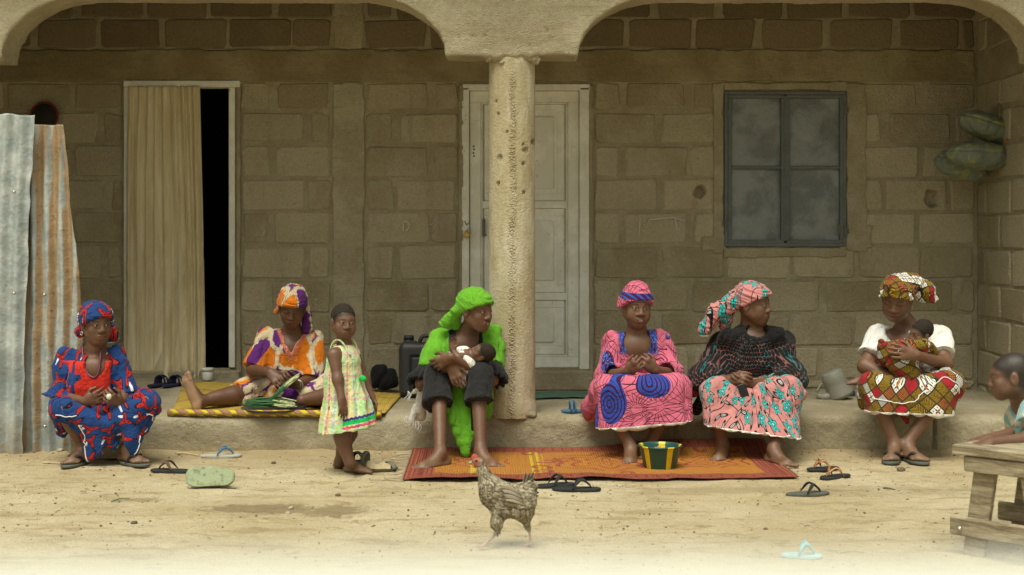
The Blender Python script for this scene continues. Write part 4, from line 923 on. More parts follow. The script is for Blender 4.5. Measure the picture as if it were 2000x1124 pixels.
def person_pink():
    root = thing('person', PZ(1243, 8.5, FZ), 'person in pink dress with blue swirl circles, sitting with both hands together above a bowl', 'person')
    hd = Head(P(1243, 599, 8.33), 12, 5, -2, 1.10, (.125, .064, .036), smile=.7, gaze=.1, jaw=.005, nose=.002, lip=.0008)
    pel, chest, neck = PZ(1245, 8.56, .36), P(1243, 695, 8.40), P(1243, 646, 8.36); shl, shr = P(1197, 669, 8.43), P(1293, 666, 8.43)
    eL, wL = P(1181, 736, 8.30), P(1226, 726, 8.08); eR, wR = P(1313, 732, 8.28), P(1279, 723, 8.08)
    kL, kR = P(1186, 762, 8.06), P(1322, 758, 8.08); d = SDF(); aL = toefoot(d, 1228, 911, (-.15, -1), side=-1); aR = toefoot(d, 1260, 904, (-.25, -1), side=1)
    hd.build(d); side, up, fw = torso(d, pel, chest, neck, shl, shr, hd); d.cone(neck, hd.w(0, -.018, -.05), .050, .050, .03)
    limb(d, shl, eL, wL, (.047, .040, .026)); limb(d, shr, eR, wR, (.047, .040, .026))
    hand(d, wL, P(1243, 714, 8.03)-wL, A(.2, .9, .3), A(0, -.1, 1), .95, 1.0); hand(d, wR, P(1258, 706, 8.04)-wR, A(-.2, .9, .2), A(0, -.1, 1), .95, 1.0)
    hl, hr = pel-side*.085, pel+side*.085; limb(d, hl, kL, aL, (.088, .058, .033), (A(0, .03, 0), .038)); limb(d, hr, kR, aR, (.088, .058, .033), (A(0, .03, 0), .038))
    skin_mesh(root, d, hd)
    # blouse with a wide scoop neck and sleeves open at the elbow
    d = SDF(); torso(d, pel+A(0, 0, .02), chest, lerp(lerp(shl, shr, .5), neck, .35), shl, shr, hd, .020)
    for s, e, w_ in ((shl, eL, wL), (shr, eR, wR)):
        m = lerp(e, w_, .42); d.cone(s, e, .056, .072, .04); d.cone(e, m, .070, .080, .03, cutb=.0); d.cone(lerp(e, m, .75), lerp(e, w_, .75), .058, .055, .0, '-')
    d.ell(P(1245, 664, 8.27), (.088, .12, .122), k=.01, op='-'); d.ell(P(1244, 640, 8.36), (.070, .16, .060), k=.01, op='-')
    cx = chest[0]
    def yoke(V): return (sst(.135, .115, np.abs(V[:, 0]-cx-.01))*sst(.60, .63, V[:, 2])*sst(.80, .78, V[:, 2])*(V[:, 1] < 8.45))*(np.abs(V[:, 0]-cx) < .125)+sst(1.05, .95, np.sqrt(((V[:, 0]-P(1187, 0, 8.25)[0])/.042)**2+((V[:, 2]-P(0, 712, 8.25)[2])/.085)**2))*(V[:, 1] < 8.36)+sst(.016, .012, np.abs(V[:, 0]-P(1307, 0, 8.33)[0]))*(V[:, 1] < 8.4)*(V[:, 2] > .70)
    uvc = lambda px, py, Y, rx, ry: (P(px, py, Y)[0], P(px, py, Y)[2]-.85*Y, rx, ry)
    cm = fabric('pink_web_print_blouse', lambda uv: mix(attr('yoke', 'Fac'), pr_pink(uv, []), mix(S(tvor(uv, 85).outputs['Distance']) < .20, mix(((tnoise(uv, 9, 2)*6.0).fr() < .5), (.030, .085, .42), (.055, .012, .05)), (.40, .62, .80))))
    cloth(root, 'blouse', d, cm, .006, [lambda V: .008*ridges(V, A(.3, 0, 1), 14, 3), lambda V: .004*fbm(V*22, 3, 4)], 1, attrs={'yoke': yoke})
    # skirt over the knees
    hemL, hemR = P(1185, 838, 7.99), P(1334, 826, 8.0); d = SDF(); skirt(d, hl+A(-.02, .05, .0), hr+A(.02, .05, 0), kL, kR, hemL+A(0, 0, -.06), hemR+A(0, 0, -.06), .125, .076, .068, sag=.015, fwd=.02)
    d.cone(kL+A(-.02, .06, -.02), P(1156, 806, 8.3), .09, .06, .06); d.cone(kR+A(.03, .10, 0), P(1352, 762, 8.28), .06, .04, .05); d.cone(hl+A(-.06, 0, -.02), P(1150, 795, 8.4), .09, .045, .06)
    pt, n = below(hemL, hemR); d.plane(pt, n)
    cm = fabric('pink_web_print_skirt', lambda uv: hemtrim(pr_pink(uv, [uvc(1202, 788, 7.95, .088, .112), uvc(1277, 742, 7.98, .105, .085), uvc(1150, 770, 8.2, .03, .12)]), .012))
    cloth(root, 'skirt', d, cm, .007, [lambda V: .011*ridges(V, A(0, .25, 1), 11, 7)*sst(.60, .40, V[:, 2]), lambda V: .005*fbm(V*16, 3, 8)], 1, attrs={'hem': hemdist(pt, n)})
    cm = fabric('pink_web_print_scarf', lambda uv: (lambda z_, x_: mix((z_ > .046)*(z_ < .083)*(x_ > -.09), pr_pink(uv, []), mix(((x_*22.0+z_*30.0).fr() < .6), (.035, .085, .42), (.06, .012, .05))))(xyz(uv)[2], xyz(uv)[0]))
    scarf(root, hd, cm, .014, .047, -.050, lambda d: (hd.ell(d, (0, -.01, .112), (.055, .06, .030), .03), hd.cone(d, (-.075, -.06, .02), (-.098, -.03, -.005), .022, .012, .02)), seed=11)
    ring_obj('earring', hd.w(.083, -.004, -.048), hd.M[:, 0], .010, .002, M_silver, root)
person_pink()

def person_green():
    root = thing('person', PZ(900, 8.5, FZ), 'person in lime green and black dress and plain lime head scarf, cradling a baby', 'person')
    hd = Head(P(929, 606, 8.14), 52, 6, 2, 1.09, (.120, .060, .034), smile=.3, gaze=.3, jaw=-.003, lip=.0006)
    pel, chest, neck = PZ(893, 8.52, .36), P(905, 690, 8.30), P(916, 644, 8.24); shl, shr = P(857, 664, 8.30), P(962, 655, 8.32)
    eL, wL = P(824, 749, 8.14), P(880, 713, 7.97); eR, wR = P(961, 742, 8.12), P(880, 698, 7.93)
    kL, kR = P(857, 738, 8.06), P(934, 734, 8.04); d = SDF(); aL = toefoot(d, 806, 921, (-.72, -.70), sc=1.05, side=-1); aR = toefoot(d, 978, 918, (.58, -.82), sc=1.05, side=1)
    hd.build(d); side, up, fw = torso(d, pel, chest, neck, shl, shr, hd, sc=.95); d.cone(neck, hd.w(0, -.018, -.05), .046, .046, .03)
    limb(d, shl, eL, wL, (.043, .036, .024)); limb(d, shr, eR, wR, (.043, .036, .024))
    hand(d, wL, P(897, 752, 7.94)-wL, A(.1, 1, .0), A(1, -.1, 0), .32, 1.02, thumb=.2); hand(d, wR, P(846, 716, 7.96)-wR, A(.2, 1, .1), A(0, -.3, 1), .40, 1.02, thumb=.3)
    hl, hr = pel-side*.08, pel+side*.08; limb(d, hl, kL, aL, (.080, .054, .031), (A(0, .03, 0), .036)); limb(d, hr, kR, aR, (.080, .054, .031), (A(0, .03, 0), .036))
    skin_mesh(root, d, hd)
    d = SDF(); torso(d, pel, chest, lerp(lerp(shl, shr, .5), neck, .25), shl, shr, hd, .016, sc=.95)
    for s, e in ((shl, eL), (shr, eR)): m = lerp(s, e, .70); d.cone(s+A(0, 0, .006), lerp(s, e, .3), .062, .074, .03); d.cone(lerp(s, e, .3), m, .074, .070, .03, cutb=0)
    d.ell(P(912, 660, 8.18), (.082, .13, .085), k=.008, op='-'); d.ell(neck+A(0, .0, .02), (.080, .16, .060), k=.01, op='-')
    def blk(V):
        t = (V-lerp(shl, shr, .5))@side; return sst(.106, .101, np.abs(t))
    cloth(root, 'blouse', d, F_limeblack, .0055, [lambda V: .008*ridges(V, A(.25, 0, 1), 15, 13), lambda V: .004*fbm(V*24, 3, 14)], 1, attrs={'blk': blk})
    for s, e in ((shl, eL), (shr, eR)):        # gathered black cuffs flaring over the elbow
        d = SDF(); m, q = lerp(s, e, .69), lerp(s, e, 1.02); d.cone(m, q, .062, .090, .01, cutb=0, cuta=0); d.cone(m, q+(q-m)*.2, .035, .082, .0, '-'); dr = nrm(q-m); _, ss_, uu = frame(dr)
        cloth(root, 'cuff_ruffle', d, F_black, .0055, [lambda V, m=m, dr=dr, ss_=ss_, uu=uu, q=q: .010*np.sin(np.arctan2((V-m)@ss_, (V-m)@uu)*13)*sst(0, .1, (V-m)@dr)], 1)
    # black split skirt: one leg of cloth over each thigh
    d = SDF()
    for k_, h_, a_, tx in ((kL, hl, aL, 0), (kR, hr, aR, 1)):
        e = lerp(k_, a_, .36); d.cone(h_+A(0, .03, 0), k_, .125, .082, .05); d.cone(k_, e, .080, .092, .03, cutb=0)
    d.cone(hl, hr, .12, .12, .05)
    cloth(root, 'skirt', d, F_black, .006, [lambda V: .010*ridges(V, A(0, .4, 1), 12, 17), lambda V: .004*fbm(V*22, 3, 18)], 1)
    d = SDF(); yf = (A(0, 1, 0), .45)
    for x, y1, x1 in ((866, 802, 872), (875, 824, 882), (885, 846, 891), (895, 866, 899), (904, 884, 907), (913, 886, 911), (921, 864, 918), (929, 846, 924)): d.cone(P(x, 762, 8.10), P(x1, y1, 8.0), .030, .017, .020, flat=yf)
    cloth(root, 'lining', d, F_lime, .005, [lambda V: .008*ridges(V, A(-.45, 0, 1), 9, 19)*sst(.02, .12, V[:, 2])], 2)
    d = SDF(); d.cone(P(925, 770, 8.06), P(924, 838, 8.0), .022, .014, .02, flat=yf); cloth(root, 'skirt_flap', d, F_black, .005, [], 1)
    d = SDF(); d.cone(P(950, 760, 8.25), P(953, 815, 8.22), .04, .022, .03); cloth(root, 'lining', d, F_lime, .0055, [lambda V: .008*ridges(V, A(0, 0, 1), 16, 20)], 1)
    def ex(d):
        hd.ell(d, (-.055, -.085, -.010), (.036, .034, .030), .02); hd.cone(d, (-.06, -.095, -.02), (-.055, -.155, -.085), .026, .040, .02); hd.cone(d, (-.05, -.10, -.03), (-.01, -.13, -.105), .024, .030, .02); hd.cone(d, (-.055, -.15, -.08), (-.07, -.185, -.095), .030, .012, .02)
    scarf(root, hd, F_lime, .015, .050, -.045, ex, seed=21, wrap=(0, .5, 1), amp=.0028)
person_green()

def person_lace():
    root = thing('person', PZ(1470, 8.5, FZ), 'person in black lace shawl over pink and teal floral skirt, head turned aside', 'person')
    hd = Head(P(1470, 594, 8.31), 58, 2, 2, 1.12, (.115, .056, .031), gaze=.3, jaw=.004, nose=.001)
    pel, chest, neck = PZ(1468, 8.56, .36), P(1468, 690, 8.40), P(1465, 641, 8.37); shl, shr = P(1411, 674, 8.42), P(1524, 671, 8.42)
    eL, wL = P(1374, 740, 8.24), P(1424, 742, 8.06); eR, wR = P(1545, 742, 8.22), P(1468, 750, 8.04)
    kL, kR = P(1393, 768, 8.06), P(1533, 763, 8.06); d = SDF(); aL = toefoot(d, 1398, 906, (-.35, -.93), sc=1.04, side=-1); aR = toefoot(d, 1553, 916, (.42, -.90), sc=1.04, side=1)
    hd.build(d); side, up, fw = torso(d, pel, chest, neck, shl, shr, hd, .012, sc=1.05); d.cone(neck, hd.w(0, -.018, -.05), .052, .052, .03)
    limb(d, shl, eL, wL, (.050, .042, .027)); limb(d, shr, eR, wR, (.050, .042, .027))
    hand(d, wL, P(1446, 738, 8.0)-wL, A(0, .9, -.5), A(.2, -.5, .6), .55, 1.02); hand(d, wR, P(1444, 748, 8.0)-wR, A(0, .8, .4), A(0, -.6, .6), .60, 1.02)
    hl, hr = pel-side*.09, pel+side*.09; limb(d, hl, kL, aL, (.090, .060, .034), (A(0, .03, 0), .038)); limb(d, hr, kR, aR, (.090, .060, .034), (A(0, .03, 0), .038))
    skin_mesh(root, d, hd)
    # lace shawl over shoulders and upper arms
    d = SDF(); torso(d, pel+A(0, 0, .02), chest, lerp(lerp(shl, shr, .5), neck, .6), shl-A(0, 0, .008), shr-A(0, 0, .008), hd, .032, sc=1.05, k=.07)
    for s, e, w_, q in ((shl, eL, wL, .75), (shr, eR, wR, .40)): d.cone(s-A(0, 0, .008), e, .066, .088, .07); d.cone(e, lerp(e, w_, q), .082, .060, .05, cutb=0)
    d.cone(P(1400, 735, 8.30), P(1356, 800, 8.34), .07, .035, .05); d.cone(P(1548, 735, 8.30), P(1560, 790, 8.3), .06, .02, .05); d.cone(P(1420, 660, 8.30), P(1520, 655, 8.32), .05, .05, .05); d.ell(P(1478, 648, 8.26), (.07, .08, .035), k=.02, op='-')
    cx = chest[0]
    cloth(root, 'lace_shawl', d, F_lace, .006, [lambda V: .010*ridges(V, A(.5, 0, 1), 12, 27), lambda V: .005*fbm(V*20, 3, 28)], 1, attrs={'thin': lambda V: sst(.78, .60, V[:, 2])*.9+.12*noise3(V*8, 3), 'sequin': lambda V: sst(.16, .06, np.hypot(V[:, 0]-cx+.04, V[:, 2]-.63))*(V[:, 1] < 8.4)})
    hemL, hemR = P(1398, 836, 7.95), P(1546, 857, 7.88); d = SDF(); skirt(d, hl+A(-.03, .04, 0), hr+A(.03, .04, 0), kL, kR, hemL+A(-.0, 0, -.06), hemR+A(0, 0, -.06), .125, .080, .072, sag=.065)
    d.cone(eR+A(-.02, -.06, -.03), P(1562, 772, 8.12), .055, .035, .03)
    pt, n = below(hemL, hemR); d.plane(pt, n)
    cloth(root, 'skirt', d, F_floral, .0065, [lambda V: .012*ridges(V, A(.15, .2, 1), 11, 31)*sst(.62, .42, V[:, 2]), lambda V: .005*fbm(V*16, 3, 32)], 1, attrs={'hem': hemdist(pt, n)})
    def ex(d):
        hd.ell(d, (-.030, -.095, .030), (.045, .040, .045), .02); hd.cone(d, (-.045, -.10, .02), (-.10, -.175, -.050), .034, .046, .03); hd.cone(d, (-.10, -.175, -.05), (-.135, -.225, -.150), .044, .040, .03); hd.cone(d, (-.06, -.10, .0), (-.03, -.15, -.13), .03, .035, .03)
    scarf(root, hd, F_floral_s, .015, .052, -.040, ex, seed=33, wrap=(0, .35, 1), trim={'hem': lambda V: hd.local(V)[:, 2]+.188+0*V[:, 0]}, amp=.004)
    mk('wallet', *box(P(1452, 765, 7.97), (.050, .018, .095), rot=roty(-.35), bev=.005), plain('black_leather', (.02, .02, .02), .5), None, False)
    bpy.data.objects['wallet'].parent = None; setp(bpy.data.objects['wallet'], 'small black wallet held in clasped hands over the floral skirt', 'wallet')
person_lace()

def person_white():
    root = thing('person', PZ(1770, 8.5, FZ), 'person in white shirt, red and ochre wrap skirt and scarf, looking down at a baby', 'person')
    hd = Head(P(1752, 583, 8.24), -28, 24, -6, 1.12, (.130, .066, .037), lids=.9, jaw=.006, nose=.0025, lip=.001)
    pel, chest, neck = PZ(1778, 8.54, .36), P(1774, 690, 8.36), P(1770, 634, 8.33); shl, shr = P(1716, 660, 8.37), P(1832, 660, 8.37)
    eL, wL = P(1690, 716, 8.22), P(1762, 748, 8.04); eR, wR = P(1846, 712, 8.20), P(1790, 694, 7.98)
    kL, kR = P(1704, 756, 8.06), P(1850, 752, 8.06); d = SDF(); aL = toefoot(d, 1735, 909, (-.45, -.9), z=.016, sc=1.03, side=-1); aR = toefoot(d, 1808, 910, (.25, -.97), z=.016, sc=1.03, side=1)
    hd.build(d); side, up, fw = torso(d, pel, chest, neck, shl, shr, hd, .008, sc=1.03); d.cone(neck, hd.w(0, -.018, -.045), .051, .050, .03)
    limb(d, shl, eL, wL, (.052, .044, .027)); limb(d, shr, eR, wR, (.052, .044, .027))
    hand(d, wL, P(1783, 778, 8.0)-wL, A(0, 1, -.1), A(1, -.2, .3), .30, 1.06, thumb=.1); hand(d, wR, P(1752, 687, 7.97)-wR, A(0, 1, -.05), A(0, -.1, 1), .22, 1.10, thumb=.1)
    hl, hr = pel-side*.09, pel+side*.09; limb(d, hl, kL, aL, (.090, .060, .034), (A(0, .03, 0), .038)); limb(d, hr, kR, aR, (.090, .060, .034), (A(0, .03, 0), .038))
    skin_mesh(root, d, hd)
    d = SDF(); torso(d, pel, chest, lerp(lerp(shl, shr, .5), neck, .3), shl, shr, hd, .024, sc=1.03)
    for s, e in ((shl, eL), (shr, eR)): d.cone(s, lerp(s, e, .66), .072, .080, .05, cutb=0)
    d.ell(P(1752, 650, 8.22), (.075, .12, .072), k=.008, op='-'); d.ell(neck+A(0, 0, .015), (.072, .16, .052), k=.01, op='-')
    cloth(root, 'shirt', d, F_white, .006, [lambda V: .009*ridges(V, A(.4, 0, 1), 11, 41), lambda V: .004*fbm(V*20, 3, 42)], 1)
    hemL, hemR = P(1712, 808, 7.99), P(1838, 812, 7.99); d = SDF(); skirt(d, hl+A(-.02, .04, 0), hr+A(.02, .04, 0), kL, kR, hemL+A(0, 0, -.06), hemR+A(0, 0, -.06), .125, .080, .062, sag=.05)
    d.cone(kR+A(.01, 0, 0), P(1862, 772, 8.1), .085, .05, .04); d.cone(kL+A(-.01, 0, 0), P(1696, 780, 8.15), .08, .06, .04)
    pt, n = below(hemL, hemR); d.plane(pt, n)
    sk = cloth(root, 'skirt', d, F_diamond, .0065, [lambda V: .012*ridges(V, A(.1, .2, 1), 11, 43)*sst(.62, .42, V[:, 2]), lambda V: .005*fbm(V*16, 3, 44)], 1, attrs={'hem': hemdist(pt, n)})
    # loose upper edge of the wrap with its white selvedge, lying over the lap
    pts = spline([P(1704, 779, 7.96), P(1735, 783, 7.93), P(1764, 788, 7.92), P(1792, 782, 7.92), P(1822, 750, 7.93), P(1846, 735, 7.96), P(1868, 762, 8.0)], 60)
    mk('selvedge', *tube(onto(sk, pts), .0034, 6), F_white, root)
    d = SDF(); d.cone(P(1768, 812, 8.06), P(1772, 826, 8.05), .03, .012, .02); cloth(root, 'wrap_corner', d, F_diamond_b, .006, [], 1)
    def ex(d):
        hd.ell(d, (.050, -.080, .060), (.060, .060, .055), .03); hd.cone(d, (.06, -.10, .05), (.12, -.135, -.005), .050, .058, .03); hd.cone(d, (.12, -.135, .0), (.165, -.150, -.055), .054, .030, .03); hd.ell(d, (-.01, .045, .10), (.055, .05, .030), .02)
    scarf(root, hd, F_diamond_s, .017, .050, -.050, ex, seed=45, wrap=(.2, .4, 1), trim={'hem': lambda V: np.abs(hd.local(V)[:, 0]-.193)}, amp=.0045)
    ring_obj('earring', hd.w(.082, -.004, -.048), hd.M[:, 0], .010, .0022, M_gold, root); ring_obj('finger_ring', P(1754, 687, 7.965), P(1752, 687, 7.97)-wR, .0105, .002, M_silver, root, 14)
person_white()
def headM(hd, f, u):
    f = nrm(A(*f)); u = A(*u); u = nrm(u-f*np.dot(u, f)); x = np.cross(u, f); hd.M = np.stack([x, f, u], 1); return hd
def hair(root, hd, t=.006, front=.070, back=-.060, h=.004, name='hair', tilt=None):
    d = SDF(); hd.cran(d, t, .02); hp, hn = hd.w(0, .10, front), hd.M@nrm(A(0, (front-back)/.16, -1.0)); d.fun(lambda p: (p-hp)@hn+.006*noise3(p*70, 8), A(-9, -9, -9), A(99, 99, 99), .0, '&')
    V, F = d.mesh(h); N = vnormals(V, F); V = V+N*(fbm(hd.local(V)*90, 2, 5)*.003*hd.sc)[:, None]; return mk(name, V, F, M_hair, root)

def person_blue():
    root = thing('person', PZ(178, 8.1, 0), 'person in blue dress with red bird print and red bodice, seated by the corrugated sheets', 'person')
    hd = Head(P(188, 632, 7.98), 38, 4, 2, 1.06, (.125, .062, .036), gaze=.35, jaw=-.005, nose=-.001)
    pel, chest, neck = PZ(180, 8.16, .29), P(185, 738, 8.02), P(187, 679, 8.0); shl, shr = P(133, 700, 8.04), P(228, 694, 8.06)
    eL, wL = P(117, 774, 7.98), P(166, 784, 7.80); eR, wR = P(247, 768, 7.96), P(236, 788, 7.82)
    kL, kR = P(124, 800, 7.80), P(292, 786, 7.88); d = SDF(); aL = toefoot(d, 126, 916, (-.25, -.97), z=.016, sc=.98, side=-1); aR = toefoot(d, 286, 913, (.78, -.62), z=.016, sc=.98, side=1)
    hd.build(d); side, up, fw = torso(d, pel, chest, neck, shl, shr, hd, sc=.92); d.cone(neck, hd.w(0, -.018, -.05), .044, .045, .03)
    limb(d, shl, eL, wL, (.040, .035, .024)); limb(d, shr, eR, wR, (.040, .035, .024))
    hand(d, wL, P(194, 776, 7.77)-wL, A(.1, .9, .3), A(0, -.4, .9), .70); hand(d, wR, P(221, 781, 7.77)-wR, A(-.2, .9, .2), A(0, -.2, 1), .8)
    hl, hr = pel-side*.08, pel+side*.08; limb(d, hl, kL, aL, (.075, .052, .030), (A(0, .025, 0), .034)); limb(d, hr, kR, aR, (.075, .052, .030), (A(-.01, .02, 0), .034))
    skin_mesh(root, d, hd)
    d = SDF(); torso(d, pel, chest, lerp(lerp(shl, shr, .5), neck, .2), shl, shr, hd, .016, sc=.92)
    for s, e, w_ in ((shl, eL, wL), (shr, eR, wR)):
        d.cone(s+A(0, 0, .012), lerp(s, e, .35), .058, .062, .02); d.cone(lerp(s, e, .3), lerp(s, e, .85), .060, .056, .03); d.cone(lerp(s, e, .8), e+(e-s)*.10+A(-.015 if s is shl else .01, 0, 0), .052, .098 if s is shl else .075, .02, cutb=0)
    d.box(P(190, 705, 7.90), (.072, .10, .095), r=.03, k=.008, op='-'); d.ell(neck+A(0, 0, .02), (.080, .16, .055), k=.01, op='-')
    cloth(root, 'blouse', d, F_birds_s, .0055, [lambda V: .010*ridges(V, A(.2, 0, 1), 15, 53), lambda V: .004*fbm(V*24, 3, 54)], 1)
    d = SDF(); torso(d, pel, chest, lerp(lerp(shl, shr, .5), neck, .1), shl, shr, hd, .029, sc=.92, bust=True)
    d.box(chest+A(.02, -.15, .02), (.100, .22, .125), r=.02, k=.0, op='&'); d.ell(P(184, 712, 7.89), (.062, .10, .078), k=.008, op='-')
    d.add(lambda p: (p[..., 2]-(chest[2]+.105)), A(-9, -9, -9), A(99, 99, 99), .0, '&')
    cloth(root, 'bodice_panel', d, F_red, .0055, [lambda V: .004*fbm(V*24, 3, 55)], 1)
    # wrapped skirt: over both knees, hanging between the shins
    d = SDF(); skirt(d, hl+A(-.02, .02, .02), hr+A(.02, .02, .02), kL+A(0, 0, .0), kR, kL, kR, .105, .078, .05, 7, .10, drop=False, k=.05)
    for x0, y0, Y0, x1, y1, Y1 in ((170, 812, 7.82, 176, 893, 7.78), (195, 812, 7.82, 196, 884, 7.78), (222, 812, 7.84, 222, 868, 7.80), (250, 808, 7.84, 250, 862, 7.80), (275, 800, 7.84, 264, 880, 7.80), (296, 795, 7.86, 284, 838, 7.84)): d.cone(P(x0, y0, Y0), P(x1, y1, Y1), .052, .026, .05)
    d.cone(P(120, 812, 7.98), P(122, 842, 8.02), .06, .045, .04)
    sk = cloth(root, 'skirt', d, F_birds_s, .006, [lambda V: .013*ridges(V, A(-.3, .1, 1), 12, 57), lambda V: .005*fbm(V*18, 3, 58)], 1)
    mk('hem_trim', *tube(onto(sk, spline([P(153, 832, 7.735), P(156, 868, 7.73), P(165, 903, 7.735)], 16)), .0032, 6), F_white, root); mk('hem_trim', *tube(onto(sk, spline([P(264, 893, 7.765), P(276, 872, 7.77), P(282, 850, 7.78)], 16)), .0032, 6), F_white, root); mk('hem_trim', *tube(onto(sk, spline([P(292, 812, 7.77), P(300, 818, 7.79), P(305, 822, 7.82)], 10)), .0032, 6), F_white, root); mk('hem_trim', *tube(onto(sk, spline([P(108, 812, 7.72), P(135, 815, 7.715), P(150, 812, 7.73)], 14)), .0032, 6), F_white, root)
    def ex(d):
        hd.ell(d, (-.06, -.085, -.055), (.034, .035, .034), .02); hd.cone(d, (.03, -.10, -.01), (.105, -.085, -.080), .035, .040, .03); hd.cone(d, (.10, -.085, -.03), (.125, -.09, -.095), .030, .034, .03)
    scarf(root, hd, F_birds_s, .015, .046, -.075, ex, seed=59)
    mk('scarf_trim', *tube(spline([hd.w(.085, -.055, -.125), hd.w(.125, -.065, -.125), hd.w(.16, -.075, -.105)], 12), .005, 6), F_white, root)
    bead = spline([P(160, 672, 7.98), P(163, 700, 7.93), P(170, 728, 7.895), P(183, 738, 7.885), P(192, 728, 7.895), P(196, 700, 7.93), P(197, 676, 7.97)], 46)
    mk('necklace', *tube(bead, [.0078 if i % 2 else .0055 for i in range(46)], 7), plain('purple_beads', (.10, .022, .045), .4, .5), root); ring_obj('earring', hd.w(-.083, -.004, -.052), hd.M[:, 0], .014, .0025, M_silver, root)
    o = mk('peeled_bulb', *box(P(213, 775, 7.745), (.030, .028, .034), bev=.009), plain('white_peel', (.72, .70, .58), .5), None); setp(o, 'white peeled bulb held between the hands over the blue skirt', 'vegetable')
    o = mk('low_stool', *box(PZ(190, 8.12, .085), (.30, .22, .17), rot=rotz(.2), bev=.012, jit=.004), M_block, None, False); setp(o, 'low grey concrete block used as a seat under the blue skirt', 'block')
person_blue()

def person_orange():
    root = thing('person', PZ(565, 9.0, FZ), 'person in orange and purple tie-dye dress, sitting with one leg stretched out', 'person')
    Yc = 8.86; hd = Head(P(571, 599, Yc-.06), 6, 26, -4, 1.08, (.105, .050, .028), lids=.85)
    pel, chest, neck = PZ(570, 9.05, FZ+.12), P(568, 700, Yc+.06), P(571, 644, Yc+.02); shl, shr = P(520, 660, Yc+.06), P(615, 668, Yc+.06)
    eL, wL = P(494, 722, 8.80), P(528, 728, 8.62); eR, wR = P(607, 742, 8.80), P(577, 752, 8.64)
    d = SDF(); hd.build(d); side, up, fw = torso(d, pel, chest, neck, shl, shr, hd, .004); d.cone(neck, hd.w(0, -.018, -.045), .048, .048, .03)
    limb(d, shl, eL, wL, (.046, .040, .026)); limb(d, shr, eR, wR, (.046, .040, .026))
    hand(d, wL, P(548, 748, 8.55)-wL, A(0, .9, -.4), A(.5, -.3, .5), .55, 1.05); hand(d, wR, P(560, 745, 8.56)-wR, A(-.2, .8, .4), A(0, -.5, .7), .8, 1.05)
    kL, aL = P(455, 774, 8.74), P(392, 784, 8.60); kR, aR = P(652, 772, 8.66), P(590, 782, 8.52); hl, hr = pel-side*.09, pel+side*.09
    limb(d, hl, kL, aL, (.090, .062, .036), (A(0, 0, .01), .042)); limb(d, hr, kR, aR, (.090, .064, .036), (A(0, .03, 0), .036))
    ft = nrm(P(351, 738, 8.53)-P(378, 792, 8.56)); foot(d, P(379, 793, 8.555), ft, aL, 1.04, up=nrm(A(.40, .90, .1)), side=1)
    sole = lambda V, C: (lambda m: C.__setitem__(slice(None), C*(1-m[:, None])+m[:, None]*A(.34, .215, .135)))(sst(.05, -.012, (V-P(379, 793, 8.555))@nrm(A(.40, .90, .1)))*(V[:, 0] < P(392, 784, 8.6)[0]+.015))
    skin_mesh(root, d, hd, [sole])
    d = SDF(); torso(d, pel, chest, lerp(lerp(shl, shr, .5), neck, .3), shl, shr, hd, .020)
    for s, e in ((shl, eL), (shr, eR)): d.cone(s+A(0, 0, .01), e, .062, .074, .03, cutb=-.01)
    nk = P(568, 668, Yc-.08); d.fun(lambda p: np.maximum(np.abs(p[..., 0]-nk[0])*1.0-np.clip((p[..., 2]-(nk[2]-.075))*.52, -.2, .085), p[..., 1]-Yc-.16), nk-A(.12, .2, .1), nk+A(.12, .3, .16), .006, '-')
    def yoke(V):
        e = np.abs(V[:, 0]-nk[0])-np.clip((V[:, 2]-(nk[2]-.075))*.52, -.2, .085); return sst(.034, .030, e)*(V[:, 1] < Yc+.06)*(V[:, 2] > nk[2]-.13)
    cloth(root, 'dress_top', d, F_tiedye, .0058, [lambda V: .009*ridges(V, A(.3, 0, 1), 14, 63), lambda V: .004*fbm(V*22, 3, 64)], 1, attrs={'yoke': yoke})
    d = SDF(); d.cone(hl+A(0, .02, .02), lerp(hl, kL, .92), .125, .088, .05, cutb=0); d.cone(hr+A(0, .02, .02), lerp(hr, kR, .85), .125, .092, .05, cutb=0); d.cone(hl, hr, .13, .13, .06); d.cone(P(540, 775, 8.75), P(612, 775, 8.70), .075, .075, .07); d.box((0, 9, FZ-.2), (9, 9, .215), r=.001, k=.0, op='-')
    cloth(root, 'dress_skirt', d, F_tiedye, .006, [lambda V: .010*ridges(V, A(1, .2, .2), 12, 65), lambda V: .004*fbm(V*20, 3, 66)], 1, attrs={'yoke': lambda V: V[:, 0]*0})
    def ex(d):
        hd.cone(d, (.060, -.06, .03), (.092, -.03, -.075), .032, .026, .02); hd.cone(d, (.090, -.03, -.07), (.098, -.0, -.150), .028, .036, .02); hd.cone(d, (-.07, -.05, -.0), (-.098, -.03, -.055), .022, .018, .02); hd.ell(d, (0, -.01, .095), (.074, .082, .030), .02)
    scarf(root, hd, F_tiedye_s, .015, .050, -.050, ex, seed=67, wrap=(0, .1, 1))
    for k_ in (0, 1): ring_obj('bangle', wR+A(.006+.014*k_, .004, .002-.004*k_), wR-eR, .033, .003, M_silver, root)
person_orange()

